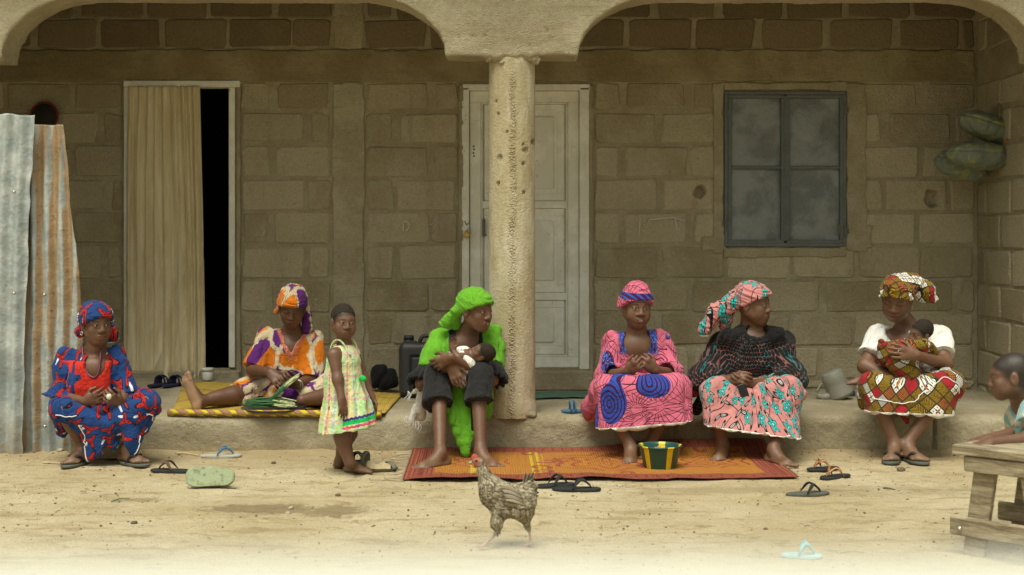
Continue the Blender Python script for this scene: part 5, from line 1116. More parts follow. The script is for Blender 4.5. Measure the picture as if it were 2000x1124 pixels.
def person_girl():
    root = thing('person', PZ(680, 7.55, 0), 'small barefoot child in pastel plaid sundress standing on the ground', 'person')
    Y = 7.56; hd = Head(P(671, 629, Y), 24, 2, -2, .86, (.120, .060, .036), baby=.7, gaze=.45, hair=(.070, -.064))
    fw = nrm(A(.93, -.37, 0)); sd_ = nrm(A(-.37, -.93, 0))           # body faces right; sd_ = the near (right) side
    base = lambda dx, dy, z: PZ(674, Y, 0)*A(1, 1, 0)+fw*dx+sd_*dy+A(0, 0, z)
    pel, chest, neck = base(-.02, 0, .37), base(-.01, 0, .625), base(-.005, 0, .735); shn, shf = base(-.02, .098, .675), base(.0, -.098, .675)
    eN, wN = P(660, 742, Y-.12), P(667, 778, Y-.15); eF, wF = base(.05, -.14, .52), base(.10, -.13, .42)
    kN, aN = base(.02, .062, .215), P(683, 903, 7.50); kF, aF = base(-.01, -.062, .215), P(663, 903, 7.66)
    d = SDF(); hd.build(d); d.cone(pel, chest, .092, .085, .04, flat=(fw, .9)); d.cone(pel+fw*.03, lerp(pel, chest, .4)+fw*.035, .08, .075, .05); d.cone(shn-sd_*.02, shf+sd_*.02, .038, .038, .04); d.cone(chest, neck, .06, .034, .04); d.cone(neck, hd.w(0, -.02, -.05), .036, .037, .02)
    limb(d, shn, eN, wN, (.033, .028, .021)); limb(d, shf, eF, wF, (.033, .028, .020)); hand(d, wN, P(671, 806, Y-.16)-wN, -sd_*.4+fw*-.8, fw, .25, .74, thumb=.2); hand(d, wF, A(.1, 0, -1), sd_, fw, .3, .72)
    limb(d, pel+sd_*.05, kN, aN, (.064, .044, .028), (-fw*.016, .030)); limb(d, pel-sd_*.05, kF, aF, (.064, .044, .028), (-fw*.016, .030))
    foot(d, PZ(681, gY(923), .002), A(.97, -.25, 0), aN, .70, side=-1); foot(d, PZ(661, gY(915), .002), A(.95, -.3, 0), aF, .70, side=1); skin_mesh(root, d, hd, h=.004)
    d = SDF(); d.cone(chest+A(0, 0, .085), chest+A(0, 0, .01), .050, .090, .02, flat=(fw, 1.0), cuta=0); d.cone(chest+A(0, 0, .02), lerp(pel, chest, .55), .093, .100, .03, flat=(fw, .98)); d.cone(lerp(pel, chest, .62), base(.015, 0, .235), .098, .168, .04, flat=(sd_, .92), cutb=0); d.cone(lerp(pel, chest, .6), base(.045, 0, .30), .09, .115, .05)
    for s in (shn, shf): d.cone(s+(s-chest)*A(.25, .25, 0)+A(0, 0, -.03), s+(s-chest)*A(.25, .25, 0)+A(0, 0, .10), .052, .050, .006, '-')
    hp, hn = base(.015, 0, .247), nrm(A(.17, 0, -1.0)); d.plane(hp, hn)
    ang = lambda V: np.arctan2((V-hp)@sd_, (V-hp)@fw)
    def fold(V): return .006*np.sin(ang(V)*13+5*noise3(V*A(7, 7, 3), 71))*(.4+.8*np.abs(noise3(V*A(6, 6, 2), 74)))*sst(.56, .36, V[:, 2])+.004*ridges(V, A(0, 0, 1), 22, 72)*sst(.60, .5, V[:, 2])+.002*fbm(V*40, 2, 73)
    cloth(root, 'dress', d, F_plaid, .005, [fold], 1, uv=lambda V: np.stack([ang(V)*.115, V[:, 2], V[:, 1]], 1), attrs={'hem': lambda V: -((V-hp)@hn), 'band': lambda V: ((ang(V) > -1.15) & (ang(V) < 1.25)).astype(float)})
    for s, e in ((shn, 1), (shf, -1)):
        pts = spline([chest+fw*.075+sd_*e*.055+A(0, 0, .045), lerp(s, neck, .42)+A(0, 0, .050)+fw*.02, lerp(s, neck, .42)+A(0, 0, .042)-fw*.03, chest-fw*.07+sd_*e*.05+A(0, 0, .03)], 20); mk('strap', *tube(pts, .009, 8, flat=.6), F_plaid, root, attrs={'cuv': tube(pts, .012, 8)[0], 'hem': np.ones(160), 'band': np.zeros(160)})
    mk('bow', *tube(spline([base(.105, .02, .535), base(.135, .025, .545), base(.128, .03, .525)], 8), [.008, .016, .018, .014, .012, .016, .012, .006], 8), solid('bright_green_ribbon', (.012, .45, .08)), root)
    hair(root, hd, .0030, .090, -.045)
person_girl()

def person_boy():
    root = thing('person', PZ(1985, 5.85, 0), 'child in cream and teal striped shirt leaning forearms on the wooden bench', 'person')
    Y = 5.86; hd = Head(P(1975, 737, Y), -106, 5, 2, .92, (.125, .066, .040), baby=.6, lids=.2, hair=(.072, -.066))
    neck = P(1998, 790, Y+.03); chest = P(2032, 850, Y+.05); shn, shf = P(2022, 812, Y-.10), P(2000, 806, Y+.16); pel = PZ(2120, Y+.10, .42)
    eN, wN = P(2012, 858, 5.66), P(1934, 866, 5.60); eF, wF = P(1990, 846, 5.84), P(1930, 858, 5.74)
    d = SDF(); hd.build(d); d.cone(pel, chest, .10, .10, .05); d.cone(shn, shf, .045, .045, .04); d.cone(chest, neck, .075, .045, .04); d.cone(neck, hd.w(0, -.03, -.045), .042, .042, .03)
    limb(d, shn, eN, wN, (.036, .031, .023)); limb(d, shf, eF, wF, (.036, .031, .023))
    hand(d, wN, P(1900, 872, 5.58)-wN, A(0, .1, -1), A(-.1, -1, .2), .42, .80, thumb=.3); hand(d, wF, P(1900, 862, 5.72)-wF, A(0, 0, -1), A(0, -1, 0), .3, .80, thumb=.3)
    hb, kb = pel+A(0, 0, -.02), A(0, 0, 0)
    for e in (-1, 1): q = pel+A(.02, .075*e, 0); limb(d, q, q+A(-.02, 0, -.20), q+A(.0, 0, -.365), (.066, .048, .032)); foot(d, (q+A(.0, 0, 0))*A(1, 1, 0), A(-1, 0, 0), q+A(0, 0, -.365), .72, side=e)
    skin_mesh(root, d, hd, h=.0045)
    d = SDF(); d.cone(pel, chest, .125, .118, .05); d.cone(shn, shf, .062, .060, .05); d.cone(chest, lerp(chest, neck, .6), .095, .07, .04)
    for s, e in ((shn, eN), (shf, eF)): d.cone(s, lerp(s, e, .55), .060, .074, .03, cutb=0)
    d.ell(neck+A(-.01, 0, .035), (.062, .07, .045), k=.008, op='-')
    cloth(root, 'shirt', d, F_stripe, .006, [lambda V: .008*ridges(V, A(.5, .3, 1), 14, 81)], 1)
    d = SDF(); d.cone(pel+A(0, -.07, -.0), pel+A(0, .07, 0), .115, .115, .04)
    for e in (-1, 1): d.cone(pel+A(.02, .075*e, 0), pel+A(0, .08*e, -.2), .09, .085, .04, cutb=0)
    cloth(root, 'shorts', d, solid('brown_cotton', (.10, .07, .045)), .008, [lambda V: .008*ridges(V, A(0, 0, 1), 12, 82)], 1)
person_boy()

def babies():
    root = thing('person', P(900, 705, 8.08), 'baby in white cloth lying in the arms of the person in lime green', 'baby')
    hd = headM(Head(P(942, 690, 8.03), 0, sc=.62, skin=(.12, .062, .038), baby=1, lids=.9, hair=(.062, -.074)), (-.70, -.30, .62), (.74, -.28, .45))
    d = SDF(); hd.build(d); nk = hd.w(0, -.02, -.075); ch = P(905, 700, 8.06); d.cone(nk, ch, .030, .055, .03); d.cone(ch, P(868, 716, 8.12), .060, .055, .04); d.cone(P(868, 718, 8.12), P(845, 742, 8.16), .045, .035, .03)
    w_ = P(884, 684, 8.0); limb(d, P(908, 692, 8.02), P(895, 700, 7.98), w_, (.024, .021, .016), k=.015); hand(d, w_, A(.02, -.1, 1), A(.3, -1, 0), A(1, 0, .2), .18, .52, 1.6, thumb=.0)
    skin_mesh(root, d, hd, h=.0035); hair(root, hd, .0045, .084, -.055, .0035)
    d = SDF(); d.cone(P(925, 704, 8.05), ch, .036, .066, .03); d.cone(ch, P(868, 716, 8.11), .070, .066, .04); d.cone(P(868, 716, 8.11), P(850, 742, 8.14), .062, .05, .04); d.cone(P(915, 715, 8.02), P(900, 745, 8.04), .045, .04, .03)
    cloth(root, 'wrap', d, F_white, .005, [lambda V: .008*ridges(V, A(1, 0, -.3), 18, 91)], 1)
    root = thing('person', P(1775, 690, 8.1), 'baby wrapped in red and ochre print held against the white shirt', 'baby')
    hd = headM(Head(P(1798, 651, 8.10), 0, sc=.70, skin=(.125, .068, .043), baby=1, lids=.9, hair=(.062, -.074)), (-.86, -.35, -.10), (.15, -.25, .95))
    d = SDF(); hd.build(d); nk = hd.w(0, -.02, -.075); ch = P(1775, 686, 8.12); d.cone(nk, ch, .032, .06, .03); d.cone(ch, P(1745, 700, 8.14), .064, .06, .04); kn = P(1700, 742, 8.30); d.cone(P(1745, 702, 8.14), kn, .045, .034, .03); d.cone(kn, P(1683, 742, 8.22), .03, .024, .02); foot(d, P(1684, 751, 8.2), A(-1, -.1, .15), P(1684, 743, 8.21), .50, side=1)
    skin_mesh(root, d, hd, h=.0035); hair(root, hd, .0035, .084, -.055, .0035)
    d = SDF(); d.cone(P(1802, 678, 8.06), ch, .050, .070, .03); d.cone(ch, P(1736, 690, 8.10), .076, .070, .04); d.cone(P(1730, 684, 8.08), P(1722, 672, 8.06), .045, .03, .03); d.cone(P(1752, 705, 8.06), P(1775, 728, 8.08), .07, .06, .05); d.cone(P(1815, 680, 8.10), P(1822, 690, 8.12), .03, .025, .02)
    cloth(root, 'wrap', d, F_diamond_b, .005, [lambda V: .009*ridges(V, A(1, 0, .3), 17, 93)], 1)
babies()
# ============================================================ things on and around the veranda
def gz(x, y):
    i = np.clip(np.searchsorted(GZ[0], x), 1, len(GZ[0])-1); j = np.clip(np.searchsorted(GZ[1], y), 1, len(GZ[1])-1); return float(GZ[2][i, j])
# ---- two corrugated sheets propped against the veranda
def m_zinc(rust):
    def f():
        p = wpos(); x, y, z = xyz(p); n = tnoise(p, 6, 6, .65); st = tnoise(vmul(p, (16, 16, 1.1)), 1.0, 5, .65); g = tnoise(p, 40, 5, .75); f_ = tnoise(p, 160, 3, .7)
        c = mix(n.ss(.38, .64), (.30, .34, .33), (.48, .51, .48)); c = mix(g.ss(.52, .66)*.5, c, (.27, .28, .25))
        r = ((st-.5)*2.6+(z-1.2)*.45+(n-.5)*1.2+(rust-.5)*1.5+((x*71.4).sin()*.55 if rust > .3 else 0.0)).ss(.10, .75)
        c = mix(r*.9, c, mix(g, (.27, .15, .055), (.40, .27, .125))); c = mix(r*(g.ss(.58, .66)), c, (.15, .055, .022)); c = mix((z.ss(.30, .0))*(n.ss(.4, .6))*.7, c, (.27, .20, .11)); c = mulc(c, .82+f_*.36)
        return c, g*.6+n*1.5, .012, .42+g*.4
    return f
M_zinc1 = material('galvanised_sheet', m_zinc(.0), .5, .5); M_zinc2 = material('rusted_galvanised_sheet', m_zinc(.85), .6, .4)
def sheet(name, edge, left, Y, mat, label, period, seed, ztop):
    nx, nz = 150, 180; v = np.linspace(-.02, 1, nz); z = v*ztop; ez = np.array([e[0] for e in edge])[::-1]; ex = np.array([e[1] for e in edge])[::-1]; xr = np.interp(z, ez, ex); xl = np.interp(z, [0, ztop], left)
    T, _ = np.meshgrid(np.linspace(0, 1, nx), v, indexing='ij'); X = xl+(xr-xl)*T; Z = np.broadcast_to(z, X.shape).copy(); q = np.stack([X, X*0+seed, Z], -1)
    Yv = Y+.016*np.sin(2*pi*(X-xr*.35)/period)+.020*fbm(q*2.2, 3, seed)+.006*fbm(q*11, 3, seed+1)-.05*(Z/ztop)*0+.10*(Z/ztop)**2
    tear = sst(.93, 1.0, T); X = X+tear*.010*fbm(q*A(1, 1, 9), 3, seed+2); Yv = Yv-tear*.022*np.clip(noise3(q*A(1, 1, 3.3), seed+3)+.3, 0, 1); Z = Z+(v > .985)*.012*noise3(q*A(14, 1, 1), seed+4)
    o = mk(name, np.stack([X, Yv, Z], -1).reshape(-1, 3), gridfaces(nx, nz), mat); md = o.modifiers.new('thick', 'SOLIDIFY'); md.thickness = .0012; setp(o, label, 'metal sheet', 'corrugated sheets'); return o
ed = lambda L, Y: [(P(0, y, Y)[2], P(x, 0, Y)[0]) for x, y in L]
Ys = 8.33
sh2 = sheet('corrugated_sheet', ed([(112, 240), (122, 300), (133, 400), (146, 480), (155, 560), (159, 640), (160, 880)], Ys), (P(-40, 0, Ys)[0], P(40, 0, Ys)[0]), Ys, M_zinc2, 'rust-streaked corrugated sheet tapering to the top, behind the greyer one', .088, 3, P(0, 240, Ys)[2])
Yt = 8.25
sh1 = sheet('corrugated_sheet', ed([(60, 222), (54, 330), (49, 480), (46, 620), (42, 880)], Yt), (P(-160, 0, Yt)[0],)*2, Yt, M_zinc1, 'grey crumpled corrugated sheet at the left edge, standing in front', .10, 9, P(0, 222, Yt)[2])
for px, py, o, yy in ((31, 376, sh1, Yt), (31, 573, sh1, Yt), (90, 576, sh2, Ys), (91, 832, sh2, Ys)):
    c = P(px, py, yy); mk('nail', *lathe([(0, .012), (.006, .011), (.011, .004), (.011, 0)], 14, c+A(0, -.028, 0), rotx(pi/2)), M_silver, o)
# ---- round sieve and a dark strap on the wall behind the sheets
M_redrim = plain('red_plastic', (.20, .016, .014), .6); M_mesh = plain('dark_mesh', (.03, .026, .02), .9)
t = thing('sieve', A(WX(90), WY-.03, WZ(228)), 'round dark sieve with red rim hanging on the wall behind the sheets', 'sieve')
ring_obj('rim', A(WX(90), WY-.04, WZ(228)), A(0, 1, 0), .100, .008, M_redrim, t, 40); mk('mesh', *lathe([(0, .0), (.098, .0), (.098, .015), (0, .02)], 36, A(WX(90), WY-.028, WZ(228)), rotx(pi/2)), M_mesh, t)
o = mk('hanging_strap', *tube(spline([A(WX(112), WY-.03, WZ(262)), A(WX(122), WY-.035, WZ(292)), A(WX(131), WY-.03, WZ(330))], 14), np.linspace(.010, .022, 14), 8, flat=.5), M_mesh); setp(o, 'black strap hanging on the wall beside the rusty sheet', 'strap')
# ---- door curtain
def m_curtain():
    p = wpos(); x, y, z = xyz(p); n = tnoise(vmul(p, (18, 18, 2)), 1.0, 5, .6); g = tnoise(p, 7, 4); w_ = tnoise(vmul(p, (500, 500, 500)), 1.0, 2)
    c = mix(n.ss(.36, .66), (.66, .56, .345), (.80, .715, .50)); c = mix(g.ss(.5, .7)*.4, c, (.78, .70, .50)); return mulc(c, .9+w_*.2), n+w_*.2, .01
M_curtain = material('faded_curtain_cotton', m_curtain, .9, .1)
nu, nv = 260, 120; U, Vv = np.meshgrid(np.linspace(0, 1, nu), np.linspace(0, 1, nv), indexing='ij')
xl = np.interp(Vv, [0, .7, 1], [WX(247), WX(250), WX(254)]); xr = np.interp(Vv, [0, .15, .6, 1], [WX(408), WX(405), WX(399), WX(393)]); zb = WZ(737)+.012*np.sin(U*19)+.02*noise3(np.stack([U*5, U*0, U*0], -1), 3)-.02*(U < .3)
q = np.stack([U*A(1)[0]*2.4, Vv*0, Vv*.55], -1); fo = 1.15*np.sin(2*pi*((U+.05*noise3(np.stack([U*4, Vv*.6, U*0], -1), 12)+.03*np.sin(U*7))*9.5+.35*np.sin(Vv*2.2+U*4)+.25*noise3(q*2, 5)))*(.45+.55*np.abs(noise3(q*3, 6)))
Xc = xl+(xr-xl)*(U+.010*np.sin(2*pi*U*9.5)); Zc = zb+(WZ(170)-zb)*Vv; Yc = WY-.045+.022*fo+.012*ridges(np.stack([Xc, Xc*0, Zc], -1).reshape(-1, 3), A(.35, 0, 1), 10, 8).reshape(Xc.shape)*sst(.75, .35, Vv)-.03*sst(.25, 0, Vv)
o = mk('door_curtain', np.stack([Xc, Yc, Zc], -1).reshape(-1, 3), gridfaces(nu, nv), M_curtain); md = o.modifiers.new('thick', 'SOLIDIFY'); md.thickness = .003; setp(o, 'faded cream cotton curtain hanging in folds in the left doorway', 'curtain')
# ---- padlock
c = A(WX(912), WY-.045, WZ(459)); t = thing('padlock', c, 'small brass padlock hanging tilted on the white door', 'padlock')
mk('lock_body', *box(c, (.046, .022, .042), rot=roty(.5), bev=.004), M_gold, t, False); k = roty(.5); mk('shackle', *tube([c+k@A(-.014, 0, .02), c+k@A(-.014, 0, .045), c+k@A(-.008, 0, .058), c+k@A(.008, 0, .058), c+k@A(.014, 0, .045), c+k@A(.014, 0, .02)], .0042, 8), M_silver, t)
# ---- cushions tied up on the right wall
def m_cushion():
    p = coord('Object'); n = tnoise(p, 9, 3, .5, .8); n2 = tnoise(p, 30, 3, .6); c = mix(n.ss(.50, .56), (.175, .20, .155), (.25, .265, .125)); c = mix(n.ss(.60, .66), c, (.32, .31, .12)); return mulc(c, .7+n2*.6), n2, .006
M_cushion = material('green_patterned_cushion', m_cushion, .85, .15); Yq = 9.45
def cushion(c, rad, ang, label, yaw=.25):
    M = roty(ang)@rotz(yaw); d = SDF(); c = np.asarray(c); d.fun(lambda p: (lambda q: (np.sqrt((np.abs(q[..., 0])/rad[0])**2.6+(np.abs(q[..., 1])/rad[1])**2+(np.abs(q[..., 2])/(rad[2]))**2.0)-1)*min(rad))((p-c)@M), c-max(rad), c+max(rad), .0)
    V, F = d.mesh(.007); N = vnormals(V, F); L = (V-c)@M; seam = np.exp(-(L[:, 2]-.25*rad[2])**2/.00006); V = V+N*(.007*ridges(L, A(.4, 0, 1), 14, int(c[2]*90))-.008*seam)[:, None]
    o = mk('cushion', V, F, M_cushion); o.data.transform(__import__('mathutils').Matrix.Translation(-V.mean(0))); o.location = tuple(V.mean(0)); setp(o, label, 'cushion', 'cushions hung on the side wall'); return o
cushion(P(1931, 250, Yq), (.235, .13, .095), .30, 'upper green patterned cushion tied up in the right corner'); cushion(P(1915, 305, Yq-.05), (.265, .14, .100), .05, 'lower green patterned cushion tied up in the right corner'); cushion(P(1878, 325, Yq+.12), (.20, .10, .10), .25, 'half hidden green cushion bulging out behind the lower one', .1)
o = mk('rope', *tube(spline([P(1962, 276, Yq-.14), P(1985, 277, Yq-.15), P(2010, 278, Yq-.2), P(2040, 270, 9.1)], 20), .008, 7), plain('orange_rope', (.45, .13, .03), .8)); setp(o, 'orange rope holding the green cushions to the right wall', 'rope')
o = mk('yellow_string', *tube(spline([P(1952, 228, Yq-.1), P(1952, 205, Yq), P(1948, 188, Yq+.1)], 10), .004, 6), plain('yellow_cord', (.35, .30, .04), .8)); setp(o, 'thin yellow cord above the upper green cushion', 'cord')

# ---- woven mats
def m_ymat():
    p = coord('Object'); x, y, z = xyz(p); u = (x+y)*70.0; v = (x-y)*70.0; ch = ((u.fl()+v.fl())*.5).fr() > .25; n = tnoise(p, 8, 4); st = attr('roll', 'Fac')
    c = mix(ch, (.36, .235, .035), (.50, .36, .075)); zz = ((x*5.0).fr()-.5).abs()*.5; band = ((y*3.0+zz*1.0).fr() < .18); c = mix(band*.5, c, (.28, .12, .05))
    k = ((x*11.0+attr('ang', 'Fac')*1.6+(tnoise(p, 5, 2)*.8)).fr()); rc = mix(k < .45, (.33, .165, .105), (.58, .46, .02)); rc = mix((k > .40)*(k < .48), rc, (.16, .06, .04))
    return mulc(mix(st, c, rc), .75+n*.5), S.m('ADD', (u.sin()*v.sin()), n), .004
M_ymat = material('yellow_plaited_mat', m_ymat, .75, .25)
t = thing('sitting_mat', PZ(560, 8.6, FZ), 'yellow and mauve plaited mat with rolled front edge on the veranda floor', 'mat')
a, b, c, d_ = PZ(332, 8.445, 0), PZ(752, 8.40, 0), A(-.78, 9.52, 0), A(-2.35, 9.55, 0); U, W_ = np.meshgrid(np.linspace(0, 1, 90), np.linspace(0, 1, 60), indexing='ij'); q = (a*(1-U)[..., None]+b*U[..., None])*(1-W_)[..., None]+(d_*(1-U)[..., None]+c*U[..., None])*W_[..., None]
q[..., 2] = FZ+rise(q[..., 0], q[..., 1])+.012+.006*fbm(q*5, 2, 5)+.010*sst(.9, 1, U)*np.clip(noise3(q*6, 6), 0, 1)
o = mk('woven_sheet', q.reshape(-1, 3), gridfaces(90, 60), M_ymat, t, attrs={'roll': np.zeros(5400), 'ang': np.zeros(5400)}); md = o.modifiers.new('thick', 'SOLIDIFY'); md.thickness = .006
pts = spline([PZ(328, 8.42, FZ+.014), PZ(420, 8.40, FZ+.013), PZ(520, 8.395, FZ+.013), PZ(640, 8.39, FZ+.012), PZ(745, 8.39, FZ+.006)], 80); V, F = tube(pts, .021, 14); mk('rolled_edge', V, F, M_ymat, t, attrs={'roll': np.ones(len(V)), 'ang': np.tile(np.arange(14)/14, 80)})
def m_omat():
    p = attr('st'); x, y, _ = xyz(p); n = tnoise(p, 6, 4); st = (x*420.0).sin(); w_ = tnoise(vmul(p, (700, 90, 1)), 1.0, 2)
    c = mix(n, (.40, .165, .028), (.48, .21, .042)); c = mix(((x-.78).abs() < .05)*(((x*160.0).sin()) > .2), c, (.56, .42, .04)); c = mix(((x-.40).abs() < .02), c, (.55, .40, .05))
    e = x.min(2.28-x).min(y.min(.94-y)*1.35)
    zz = ((x*16.0).fr()-.5).abs().min(((y*16.0).fr()-.5).abs()); br = (.33, .095, .050); dk = (.20, .045, .035)
    c = mix((e < .17), c, mix(((e*40.0).fr() < .35).max((zz < .13)*(e > .05)*(e < .12)), br, dk))
    def med(cx, cy, s):
        u, v = (x-cx)/s, (y-cy)/s; r = (u*u+v*v*1.6).sqrt(); a = atan2(v, u); lines = ((r*3.2+(a*6.0).cos()*.45+tnoise(p, 9, 2)*.5).fr() < .30); return lines*(r < 1.0)
    m = med(1.22, .50, .36).max(med(.42, .52, .22)).max(med(1.85, .5, .26)); c = mix(m, c, (.30, .060, .035))
    x2, y2, r2, ds = cell(p, 4.5, .9); cu = ((atan2(y2, x2)*.5+ds*9.0).sin() > .80)*(ds < .42)*(e > .17)*(r2 > .45); c = mix(cu, c, (.30, .07, .04))
    return mulc(c, .72+w_*.4+n*.16), st+w_, .002
M_omat = material('orange_woven_mat', m_omat, .6, .3)
t = thing('ground_mat', PZ(1160, 8.0, 0), 'long orange woven plastic mat with dark red border lying on the ground', 'mat')
nu, nv = 260, 110; U, W_ = np.meshgrid(np.linspace(0, 1, nu), np.linspace(0, 1, nv), indexing='ij')
f0, f1 = PZ(786, gY(942), 0), PZ(1560, gY(936), 0); b0, b1 = A((806-1000)*8.3/FPX, 8.33, 0), A((1494-1000)*8.28/FPX, 8.345, 0); q = (f0*(1-U)[..., None]+f1*U[..., None])*(1-W_)[..., None]+(b0*(1-U)[..., None]+b1*U[..., None])*W_[..., None]
q[..., 1] += .03*fbm(np.stack([U*5, U*0, U*0], -1), 2, 3)*(1-W_); lift = .055*sst(.70, 1.0, W_)*sst(.45, .75, U)+.012*sst(.8, 1, W_)
wav = np.clip(fbm(q*A(4.2, 1.3, 1), 2, 15), 0, 1)*.035*sst(.30, 0, W_)+.006*np.abs(fbm(q*A(7, 2, 1), 2, 16)); q[..., 2] = .012+wav+lift+.004*fbm(q*3, 2, 17)
o = mk('woven_sheet', q.reshape(-1, 3), gridfaces(nu, nv), M_omat, t, attrs={'st': np.stack([U*2.28, W_*.94, U*0], -1).reshape(-1, 3)}); md = o.modifiers.new('thick', 'SOLIDIFY'); md.thickness = .004
M_fringe = plain('straw_fringe', (.46, .38, .25), .9, .1, .3)
parts = []
for k, w_ in enumerate(np.linspace(.02, .98, 22)):
    p0 = lerp(f0, b0, w_)+A(0, 0, .012); L = .05+.07*rng.random(); parts.append(tube(spline([p0, p0+A(-L*.5, rng.normal(0, .012), -.004), p0+A(-L, rng.normal(0, .025), -.008)], 6), .0036, 5))
for k, w_ in enumerate(np.linspace(.02, .98, 20)):
    p0 = lerp(f1, b1, w_)+A(0, 0, .012+.05*sst(.7, 1, w_)); L = .02+.04*rng.random(); parts.append(tube(spline([p0, p0+A(L*.5, rng.normal(0, .01), -.004), p0+A(L, rng.normal(0, .02), -.008)], 6), .002, 5))
setp(mk('fringe', *merge(parts), M_fringe, t), kind='stuff')

# ---- bowl, tray and spring onions
def m_bowl():
    p = coord('Object'); x, y, z = xyz(p); a = atan2(y, x); k = (a*(5/6.2832)+.42).fr(); n = tnoise(p, 20, 3); return mulc(mix((k-.5).abs() < .13, (.012, .075, .058), (.66, .50, .012)), .85+n*.3)
M_bowl = material('green_yellow_plastic', m_bowl, .35, .5)
c = PZ(1289, gY(916), .006); R = 43*c[1]/FPX
t = thing('plastic_bowl', c, 'dark green plastic bowl with yellow stripes on the orange mat', 'bowl'); prof = [(0, .004), (R*.70, .004), (R*.72, .0), (R*.74, .004), (R*.93, .118), (R*.95, .122), (R*1.0, .124), (R*1.01, .130), (R*.99, .134), (R*.92, .130), (R*.90, .118), (R*.69, .012), (0, .012)]
mk('shell', *lathe(prof, 64, c), M_bowl, t); d = SDF()
for i in range(26): a, r = rng.random()*6.28, rng.random()**.5*R*.7; d.ell(c+A(r*cos(a), r*sin(a), .085+rng.random()*.02), A(.016, .011, .010), rotz(rng.random()*3), .002)
V, F = d.mesh(.005); o = mk('groundnuts', V, F, plain('groundnut_shell', (.42, .24, .10), .8)); setp(o, 'heap of brown groundnuts inside the green and yellow bowl', 'nuts'); o['kind'] = 'stuff'
M_tray = plain('dark_enamel', (.05, .055, .05), .4, .5); c = P(535, 790, 8.52)*A(1, 1, 0)+A(0, 0, fz(-1.5, 8.52)+.014)
t = mk('serving_tray', *lathe([(0, .004), (.15, .004), (.19, .012), (.205, .022), (.21, .022), (.195, .008), (.15, .0), (0, .0)], 56, c), M_tray); t.data.transform(__import__('mathutils').Matrix.Translation(-c)); t.location = tuple(c); setp(t, 'shallow dark enamel tray under the spring onions', 'tray')
M_leaf = plain('onion_green', (.040, .150, .045), .5, .4, .3, 20); M_pale = plain('onion_white', (.46, .52, .26), .5, .4, .25, 30)
def onions(label, root_p, tip_dir, n, L, spread, seed, droop=0.0):
    r = np.random.default_rng(seed); t = thing('spring_onions', root_p, label, 'spring onions'); g, w_, s = [], [], []; f, sd_, u = frame(tip_dir)
    for i in range(n):
        b = root_p+sd_*r.normal(0, spread)+u*abs(r.normal(0, spread*.55))+f*r.normal(0, .014); e = b+f*L*r.uniform(.75, 1.05)+sd_*r.normal(0, spread*1.3)-A(0, 0, droop*r.uniform(.6, 1.2)); m = lerp(b, e, .45)+u*r.uniform(0, .018)+sd_*r.normal(0, .008); c_ = spline([b, m, e], 9)
        g.append(tube(c_[3:], np.linspace(.0042, .0018, 6), 5)); w_.append(tube(c_[:4], [.0055, .0048, .0044, .0042], 5)); s.append(tube([b-f*.012+sd_*r.normal(0, .002), b], [.001, .0045], 4))
    setp(mk('leaves', *merge(g), M_leaf, t), kind='stuff'); setp(mk('bulbs', *merge(w_), M_pale, t), kind='stuff'); setp(mk('roots', *merge(s), plain('onion_root', (.62, .58, .36), .7), t), kind='stuff')
onions('heap of spring onions lying on the dark tray', c+A(.10, -.02, .026), A(-1, .02, .05), 110, .27, .030, 5); onions('bunch of spring onions held in the hand above the tray', P(577, 742, 8.52), A(-.62, -.05, -.55), 38, .24, .013, 6)

# ---- white cup, jerrycan, bags and cloths on the veranda
c = A(WX(411)*.985, 9.68, fz(-2.2, 9.68)+.004); t = thing('plastic_pot', c, 'small white plastic pot with lid standing before the left doorway', 'pot'); M_wpl = plain('white_plastic', (.66, .66, .60), .4, .4)
mk('pot_body', *lathe([(0, 0), (.036, 0), (.039, .004), (.040, .066), (.036, .07), (0, .07)], 32, c), M_wpl, t); mk('lid', *lathe([(0, .066), (.043, .066), (.043, .086), (.040, .09), (0, .09)], 32, c), M_wpl, t)
M_jerry = plain('black_plastic_can', (.030, .031, .032), .5, .4, .2, 12, .004); c = A(P(829, 0, 9.42)[0], 9.42, fz(-.62, 9.42)+.004); t = thing('jerrycan', c, 'black plastic jerrycan with moulded panel standing against the wall', 'jerrycan')
d = SDF(); d.box(c+A(0, 0, .195), (.175, .115, .195), r=.05, k=0); d.box(c+A(.02, -.125, .17), (.115, .02, .13), r=.012, k=.006, op='-'); d.box(c+A(.02, -.118, .17), (.100, .012, .115), r=.008, k=.003); d.cone(c+A(-.11, -.01, .37), c+A(-.11, -.01, .405), .040, .036, .01, cutb=0); d.box(c+A(-.0, 0, .40), (.06, .2, .02), r=.01, k=.008, op='-')
V, F = d.mesh(.006); V = V+vnormals(V, F)*(fbm(V*9, 2, 4)*.004)[:, None]; mk('can_body', V, F, M_jerry, t); mk('cap', *lathe([(0, .03), (.034, .03), (.037, .024), (.037, 0), (0, 0)], 24, c+A(-.11, -.01, .402)), M_jerry, t); mk('handle', *tube(spline([c+A(-.035, 0, .385), c+A(-.01, 0, .425), c+A(.05, 0, .428), c+A(.14, 0, .428), c+A(.165, 0, .385)], 20), .015, 10), M_jerry, t)
c = A(P(750, 0, 9.66)[0], 9.66, fz(-.93, 9.66)+.022); d = SDF(); d.ell(c+A(0, 0, .07), (.105, .08, .085), k=.03); d.ell(c+A(-.04, -.01, .125), (.06, .055, .06), k=.03); d.ell(c+A(.065, -.02, .045), (.05, .05, .05), k=.03); d.box(c+A(0, 0, -.1), (1, 1, .1), r=.001, k=.01, op='-')
